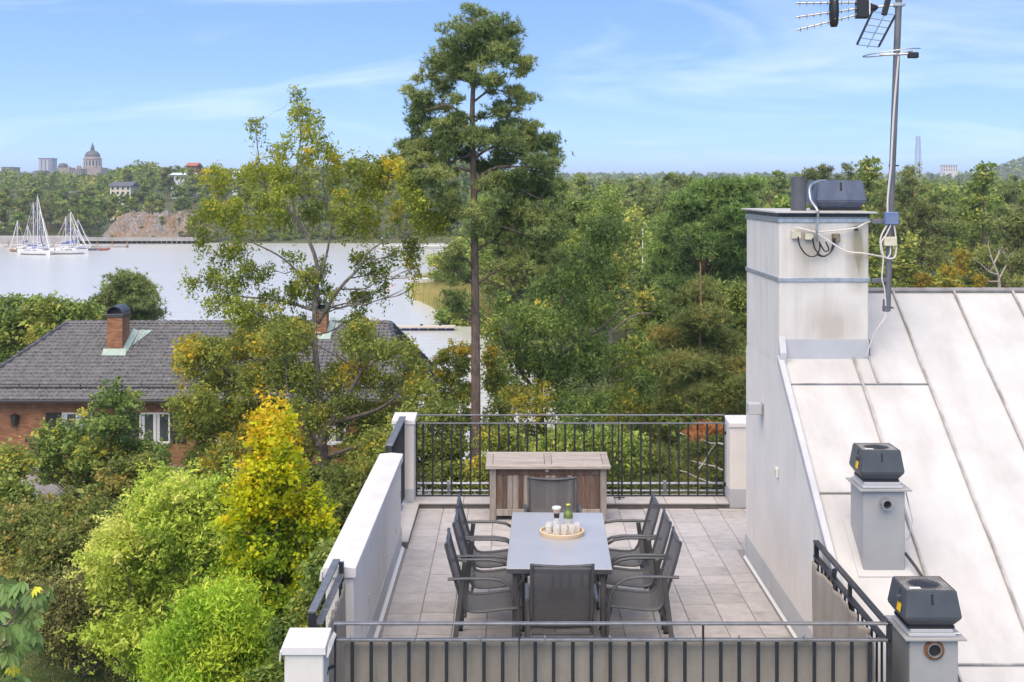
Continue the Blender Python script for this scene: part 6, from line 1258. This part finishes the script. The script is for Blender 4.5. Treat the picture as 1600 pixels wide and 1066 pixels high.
def chest_leaf_mesh(seed):
    rg = np.random.default_rng(seed); V = []; Fs = []; T = []
    for k in range(7):
        ang = (k-3)*.52 + rg.normal(0,.06); L = (.20 - .02*abs(k-3))*rg.uniform(.9,1.1); wd = L*.19; d = np.array([math.cos(ang), math.sin(ang), 0]); s = np.array([-d[1], d[0], 0]); base = len(V)
        prof = [(0,.05),(.3,.45),(.6,.95),(.82,.8),(1.0,.04)]
        for (t, w_) in prof:
            dz = -.55*L*t*t; c = d*L*t + np.array([0,0,dz]); V += [c - s*wd*w_ + [0,0,.012*w_], c - np.array([0,0,.006]), c + s*wd*w_ + [0,0,.012*w_]]; T += [.45+.1*t]*3
        for i in range(4):
            a = base+3*i; Fs += [(a,a+1,a+4,a+3),(a+1,a+2,a+5,a+4)]
    return np_mesh('leaf', V, Fs, L_chest, np.array(T)+rg.normal(0,.05), smooth=True)
lm_ = [chest_leaf_mesh(i) for i in range(5)]
yl = chest_leaf_mesh(7); yl.attributes['tint'].data.foreach_set('value', [1.0]*len(yl.vertices))
for i, q in enumerate(tips*2):
    o = obj('leaf', yl if i in (2,13,37) else lm_[i % 5], ct); q2 = q + Vector((rg.uniform(-.1,.1), rg.uniform(-.15,.15), rg.uniform(-.12,.04)))*(1 if i >= len(tips) else .2)
    o.location = q2 - wloc(ct); o.rotation_euler = (rg.uniform(-.3,.3), rg.uniform(.2,.9), rg.uniform(-2.6,.6)); s = rg.uniform(.75,1.15)*(.55 if i in (2,13,37) else 1); o.scale = (s,s,s)
# ---- reeds
rng = np.random.default_rng(70); n = 9000
yy = rng.uniform(156, 226, n); xx = np.interp(yy, SHY, SHX) + rng.uniform(-1.0, 6, n); zb = np.maximum(ground_h(xx, yy), WZ); hgt = rng.uniform(1.2,2.3,n); P0 = np.stack([xx,yy,zb],-1)
sd_ = np.stack([np.full(n,.035), np.zeros(n), np.zeros(n)], -1); tp = P0 + np.stack([rng.normal(0,.18,n), rng.normal(0,.1,n), hgt], -1)
obj('reeds', np_mesh('reeds', np.concatenate([P0-sd_,P0+sd_,tp]), np.stack([np.arange(n),np.arange(n)+n,np.arange(n)+2*n],-1), L_reed, np.tile(np.clip(.45+.3*np.sin(xx*.5+yy*.21)+rng.normal(0,.15,n),0,1),3)), kind='stuff')
for (ll, Y, lb, sd__) in (([(712,400,22,20),(690,410,18,14),(725,425,22,16),(700,430,24,12)], 190, 'dark round shrub on the reed bank beside the white mast', 152), ([(705,498,16,7),(725,500,18,10),(735,490,14,10)], 152, 'low green bush on the water edge left of the tall pine trunk', 153)):
    shrub('bank_shrub', ll, Y, 1.0, L_dec, lb, 3500, .42, 'leaf', sd__, .4, .15, per=20, sr=.9)

# ---- woods : a handful of modelled trees copied individually
def env_ells(kind, seed):
    rg = random.Random(seed); E = []
    if kind == 'dec':
        h, wd = 11., 4.0
        for i in range(34):
            t = rg.random()**.8; z = h*(.22+.70*t); rr = wd*math.sin(math.pi*(.18+.80*t))**.7; a = rg.uniform(0,6.28); q = rr*math.sqrt(rg.random())*.85; s = rg.uniform(.9,1.6); E.append((q*math.cos(a), q*math.sin(a), z, s, s, s*.75, .45+.16*rg.gauss(0,1)))
    elif kind == 'pine':
        h = 12.5
        for i in range(26):
            t = rg.random(); z = h*(.45+.53*t); rr = 3.3*(1-t*.62); a = rg.uniform(0,6.28); q = rr*(.35+.6*rg.random()); s = rg.uniform(.85,1.4); E.append((q*math.cos(a), q*math.sin(a), z, s, s, s*.45, .45+.15*rg.gauss(0,1)))
        E.append((0,0,h,1.0,1.0,.7,.6))
    elif kind == 'tall':
        h = 13
        for i in range(30):
            t = rg.random(); z = h*(.2+.78*t); rr = 2.3*(1-abs(t-.35)*1.1); a = rg.uniform(0,6.28); q = rr*math.sqrt(rg.random()); s = rg.uniform(.7,1.2); E.append((q*math.cos(a), q*math.sin(a), z, s, s, s*.9, .55+.15*rg.gauss(0,1)))
    return E
def wood_tree(kind, seed, m_l, m_b, n, size, near):
    E = env_ells(kind, seed); h = max(e[2] for e in E); tr = [([(0,0,-.6),(.1,.05,h*.3),(-.05,.1,h*.6),(0,0,h*.95)], .24, .05)]
    mbt = limbs_mesh(tr, E, seed, .06, -.03 if kind != 'pine' else .04, 1.0 if near else .4)
    st = 'pine' if kind == 'pine' else 'leaf'
    cm = crown_mesh('crown', seed, E, n, size, m_l, st, per=24, sr=.55, k=7, wd=size*.10, flat=.5 if kind == 'pine' else .6, asp=.7)
    return cm, mbt.mesh('trunk', m_b, smooth=True)
NEAR = {'dec':[wood_tree('dec',300+i,L_dec,m_bark,4600,.30,True) for i in range(3)], 'pine':[wood_tree('pine',320+i,L_pine,m_pineorange,1900,.46,True) for i in range(3)], 'tall':[wood_tree('tall',340+i,L_dec,m_bark,3800,.30,True) for i in range(2)], 'yellow':[wood_tree('tall',350,L_yel,m_birchbark,2600,.30,True)]}
def joined(kind, seed, m_l, m_b, n, size):
    cm, tm = wood_tree(kind, seed, m_l, m_b, n, size, False)
    bm = bmesh.new(); bm.from_mesh(cm); k = len(bm.faces); bm.from_mesh(tm); bm.faces.ensure_lookup_table()
    for f in bm.faces[k:]: f.material_index = 1
    me = bpy.data.meshes.new('tree'); bm.to_mesh(me); bm.free(); me.materials.append(m_l); me.materials.append(m_b); return me
FAR = {'dec':[joined('dec',400+i,L_dec,m_bark,1500,.62) for i in range(3)], 'pine':[joined('pine',420+i,L_pine,m_pineorange,800,.75) for i in range(3)], 'tall':[joined('tall',440,L_dec,m_bark,1300,.60)], 'yellow':[joined('tall',450,L_yel,m_birchbark,1000,.55)]}
SCRUB = [joined('dec',460+i,L_rust,m_bark,900,.75) for i in range(2)]
def clear(x, y):   # where trees may stand
    d = -float(lake_d(x, y)); return d > 2.5
KN = {'dec':'broadleaf_tree','pine':'pine_tree','tall':'aspen_tree','yellow':'yellow_birch'}
KL = {'dec':'rounded green broadleaf tree','pine':'dark flat topped pine tree','tall':'slender light green tree','yellow':'yellow autumn birch'}
rg = random.Random(77); placed = []; count = 0
def put(x, y, kind, s, where, near):
    global count
    z = gz(x, y); rz = rg.uniform(0,6.28); lb = KL[kind] + ' ' + where[0]; gp_ = KL[kind] + 's ' + where[1]
    if near:
        cm, tm = rg.choice(NEAR[kind]); r = thing(KN[kind], (x,y,z), lb, 'tree', gp_); obj('trunk', tm, r); obj('crown', cm, r); r.rotation_euler = (0,0,rz); r.scale = (s,s,s*rg.uniform(.9,1.1))
    else:
        o = obj(KN[kind], rg.choice(FAR[kind])); tag(o, lb, 'tree', gp_); o.location = (x,y,z); o.rotation_euler = (0,0,rz); o.scale = (s,s,s*rg.uniform(.9,1.1))
    count += 1
def scatter(n, yr, pxr, sep, kinds, where, near, test=None, sc=(.85,1.15)):
    tries = 0; k = 0
    while k < n and tries < n*60:
        tries += 1; y = math.sqrt(rg.uniform(yr[0]**2, yr[1]**2)); px = rg.uniform(*pxr); x = (px-800)*y/F
        if not clear(x, y) or (test and not test(x, y)) or any((x-a)**2+(y-b)**2 < sep*sep for a, b in placed): continue
        placed.append((x,y)); kind = rg.choices(list(kinds), list(kinds.values()))[0]; put(x, y, kind, rg.uniform(*sc), where, near); k += 1
    return k
RW = ('in the wood beyond the roof ridge and rear railing', 'in the near wood on the right')
a1 = scatter(75, (88,190), (880,1640), 5.0, {'dec':5,'pine':3.2,'tall':1.5}, RW, True, lambda x,y: not (990 < 800+x*F/y < 1180 and y < 92))
a6 = scatter(16, (70,88), (1010,1190), 4.0, {'dec':4,'tall':1}, ('between the broad pine and the white chimney', 'left of the white chimney'), True, None, (.6,.8))
a0 = scatter(30, (100,235), (742,900), 5.0, {'dec':5,'tall':2}, ('between the reed bank and the weeping birches', 'behind the weeping birches'), True)
a2 = scatter(60, (235,340), (712,1640), 6.0, {'dec':5.5,'pine':2,'tall':2}, ('farther back in the wood on the right', 'farther back in the wood on the right'), False)
a4 = scatter(45, (386,425), (-60,135), 5.5, {'dec':5,'pine':3}, ('just above the quay across the lake', 'just above the quay across the lake'), False, None, (.75,1.0))
for px, Y_, s_ in ((140,394,.6),(148,402,.75),(155,396,.62),(163,430,.80),(171,438,.74),(180,440,.82),(188,434,.78),(196,441,.80),(205,436,.84),(214,445,.85),(158,440,.95),(175,425,.6),(192,424,.62)):
    x = (px-800)*Y_/F; placed.append((x,Y_)); put(x, Y_, 'dec', s_, ('in front of the cream house across the lake', 'below the cream house'), False)
for i in range(40):
    px = 296 + 11*i + rg.uniform(-4,4); y = 384; x = (px-800)*y/F; y = float(farY(x)) + rg.uniform(2.6,6); x = (px-800)*y/F; s_ = rg.uniform(.22,.42)
    o = obj('shore_bush', rg.choice(FAR['dec'])); tag(o, 'green bush on the opposite shoreline behind the birch crown', 'bush', 'bushes on the opposite shoreline'); o.location = (x,y,gz(x,y)-.9*s_*2); o.scale = (s_*1.3,s_*1.3,s_); o.rotation_euler = (0,0,i)
a5 = scatter(34, (385,415), (300,720), 4.5, {'dec':5,'pine':2,'tall':1}, ('along the opposite shore behind the birch crown', 'along the opposite shore behind the birch crown'), False, None, (.5,.9))
a3 = scatter(80, (388,520), (130,760), 5.5, {'dec':5,'pine':4,'tall':1.2}, ('on the wooded hill across the lake', 'on the wooded hill across the lake'), False, lambda x,y: not (-126 < x < -90 and y < 402), (.8,1.1))
for px, py, Y, s in ((1500,415,112,.66),(1478,440,100,.45),(1528,455,104,.36),(1440,452,98,.3)):
    x = (px-800)*Y/F; cm, tm = NEAR['yellow'][0]; r = thing('yellow_birch', (x,Y,gz(x,Y)), {1500:'largest yellow autumn birch just above the roof ridge',1478:'smaller yellow birch left of the largest one above the ridge',1528:'small yellow bushy birch right of the largest one above the ridge',1440:'lowest yellow bush at the roof ridge'}[px], 'tree', 'yellow birches above the roof ridge'); obj('trunk',tm,r); obj('crown',cm,r)
    top = CZ+(HY-(py-30))*Y/F; hh = (top-gz(x,Y))/13.; r.scale = (hh*.85,hh*.85,hh)
# bare dead tree above the ridge
Y = 104.0; b0 = W(1560,480,Y); b0.z = gz(b0.x,Y)-.2; dt = thing('dead_tree', b0, 'bare bleached dead tree with forked limbs above the roof ridge at the right', 'tree'); mb = MB()
sk = [[b0, W(1562,450,Y), W(1560,430,Y), W(1550,405,Y), W(1545,388,Y)], [W(1561,436,Y), W(1572,415,Y+.3), W(1578,398,Y+.3)], [W(1560,430,Y), W(1545,425,Y-.4), W(1532,412,Y-.5)], [W(1553,412,Y), W(1560,398,Y+.3), W(1563,390,Y+.3)], [W(1561,440,Y), W(1545,440,Y+.5), W(1536,432,Y+.5)], [W(1575,408,Y+.3), W(1570,396,Y), W(1568,390,Y)]]
for i, q in enumerate(sk): mb.tube(q, list(np.linspace(.16 if i == 0 else .08, .03, len(q))), 6)
for i in range(26): q = random.Random(i).choice(sk); p = q[-1-(i%2)]; branch(mb, p, p+Vector((rg.uniform(-.7,.7),rg.uniform(-.5,.5),rg.uniform(.1,.9))), .025,.008, i, 0, 3, 4)
mb.build('trunk', m_deadbark, dt, smooth=True)
# ---- far woods as one mass per hill
def mass(name, pts, n_leaf, size, m_l, seed, hh=(9,14)):
    rng = np.random.default_rng(seed); P_ = np.asarray(pts); n = len(P_); z = ground_h(P_[:,0], P_[:,1]); H = rng.uniform(hh[0], hh[1], n); Wd = H*rng.uniform(.26,.40,n); tt = np.clip(rng.normal(.45,.2,n),0,1); con = rng.random(n) < .25
    j = np.repeat(np.arange(n), n_leaf); m_ = len(j); u = nz(rng.normal(size=(m_,3)) + [0,0,.35]); r = (.75+.25*rng.random(m_))[:,None]*(1+.22*np.sin(u[:,:1]*5+j[:,None])*np.cos(u[:,2:]*6+j[:,None]*2))
    c = np.stack([P_[j,0], P_[j,1], z[j]+H[j]*.58], -1); p = c + u*r*np.stack([Wd[j], Wd[j], H[j]*.42], -1)
    tap = np.where(con[j], np.clip(1.15-(p[:,2]-z[j])/H[j],.12,1), 1)[:,None]; p[:,:2] = c[:,:2] + (p[:,:2]-c[:,:2])*tap
    V, Fc = rhomb(rng, p, u*1.3, size*H[j]/11., .8, .4, .2, .5); t = np.tile(np.clip(tt[j]-.18*con[j]+rng.normal(0,.1,m_),0,1),4)
    return obj(name, np_mesh(name, V, Fc, m_l, t), kind='stuff')
L_far = leaf_mat('wood_canopy', [(0,(.040,.060,.014)),(.45,(.078,.108,.022)),(.8,(.13,.15,.032)),(1,(.19,.165,.04))], .3, 0, 0)
def spread(n, yr, pxr, seed, test=None):
    rng = np.random.default_rng(seed); y = np.sqrt(rng.uniform(yr[0]**2, yr[1]**2, n*2)); px = rng.uniform(*pxr, n*2); x = (px-800)*y/F; k = lake_d(x,y) < -2.5
    if test is not None: k &= test(x, y)
    return np.stack([x[k], y[k]], -1)[:n]
mass('right_wood', spread(720, (300,620), (640,2100), 501), 260, .95, L_far, 601)
mass('hill_wood', spread(640, (500,760), (-560,700), 502), 170, 1.0, L_far, 602, (8,12))
mass('distant_wood', spread(1500, (600,1300), (380,1700), 503), 90, 1.7, L_far, 603)
mass('ridge_wood', spread(3000, (1300,2600), (-560,2200), 504, lambda x, y: ~((x < -560) & (y < 1500))), 40, 2.7, L_far, 604, (9,15))
mass('town_trees', spread(420, (760,1250), (-560,420), 505), 90, 1.6, L_far, 605, (7,10))
for i in range(14):
    x = rg.uniform(-128,-92); y = rg.uniform(381,404); z = float(rock_h(x,y)); s_ = rg.uniform(.16,.34)
    o = obj('scrub_bush', rg.choice(FAR['dec'])); tag(o, 'rusty scrub bush on the granite slope across the lake', 'bush', 'scrub bushes on the granite slope'); o.location = (x,y,z-.8); o.scale = (s_*1.5,s_*1.5,s_); o.rotation_euler = (0,0,i)
    o.data = SCRUB[i % 2]
print('wood trees', count, a1, a2, a3)
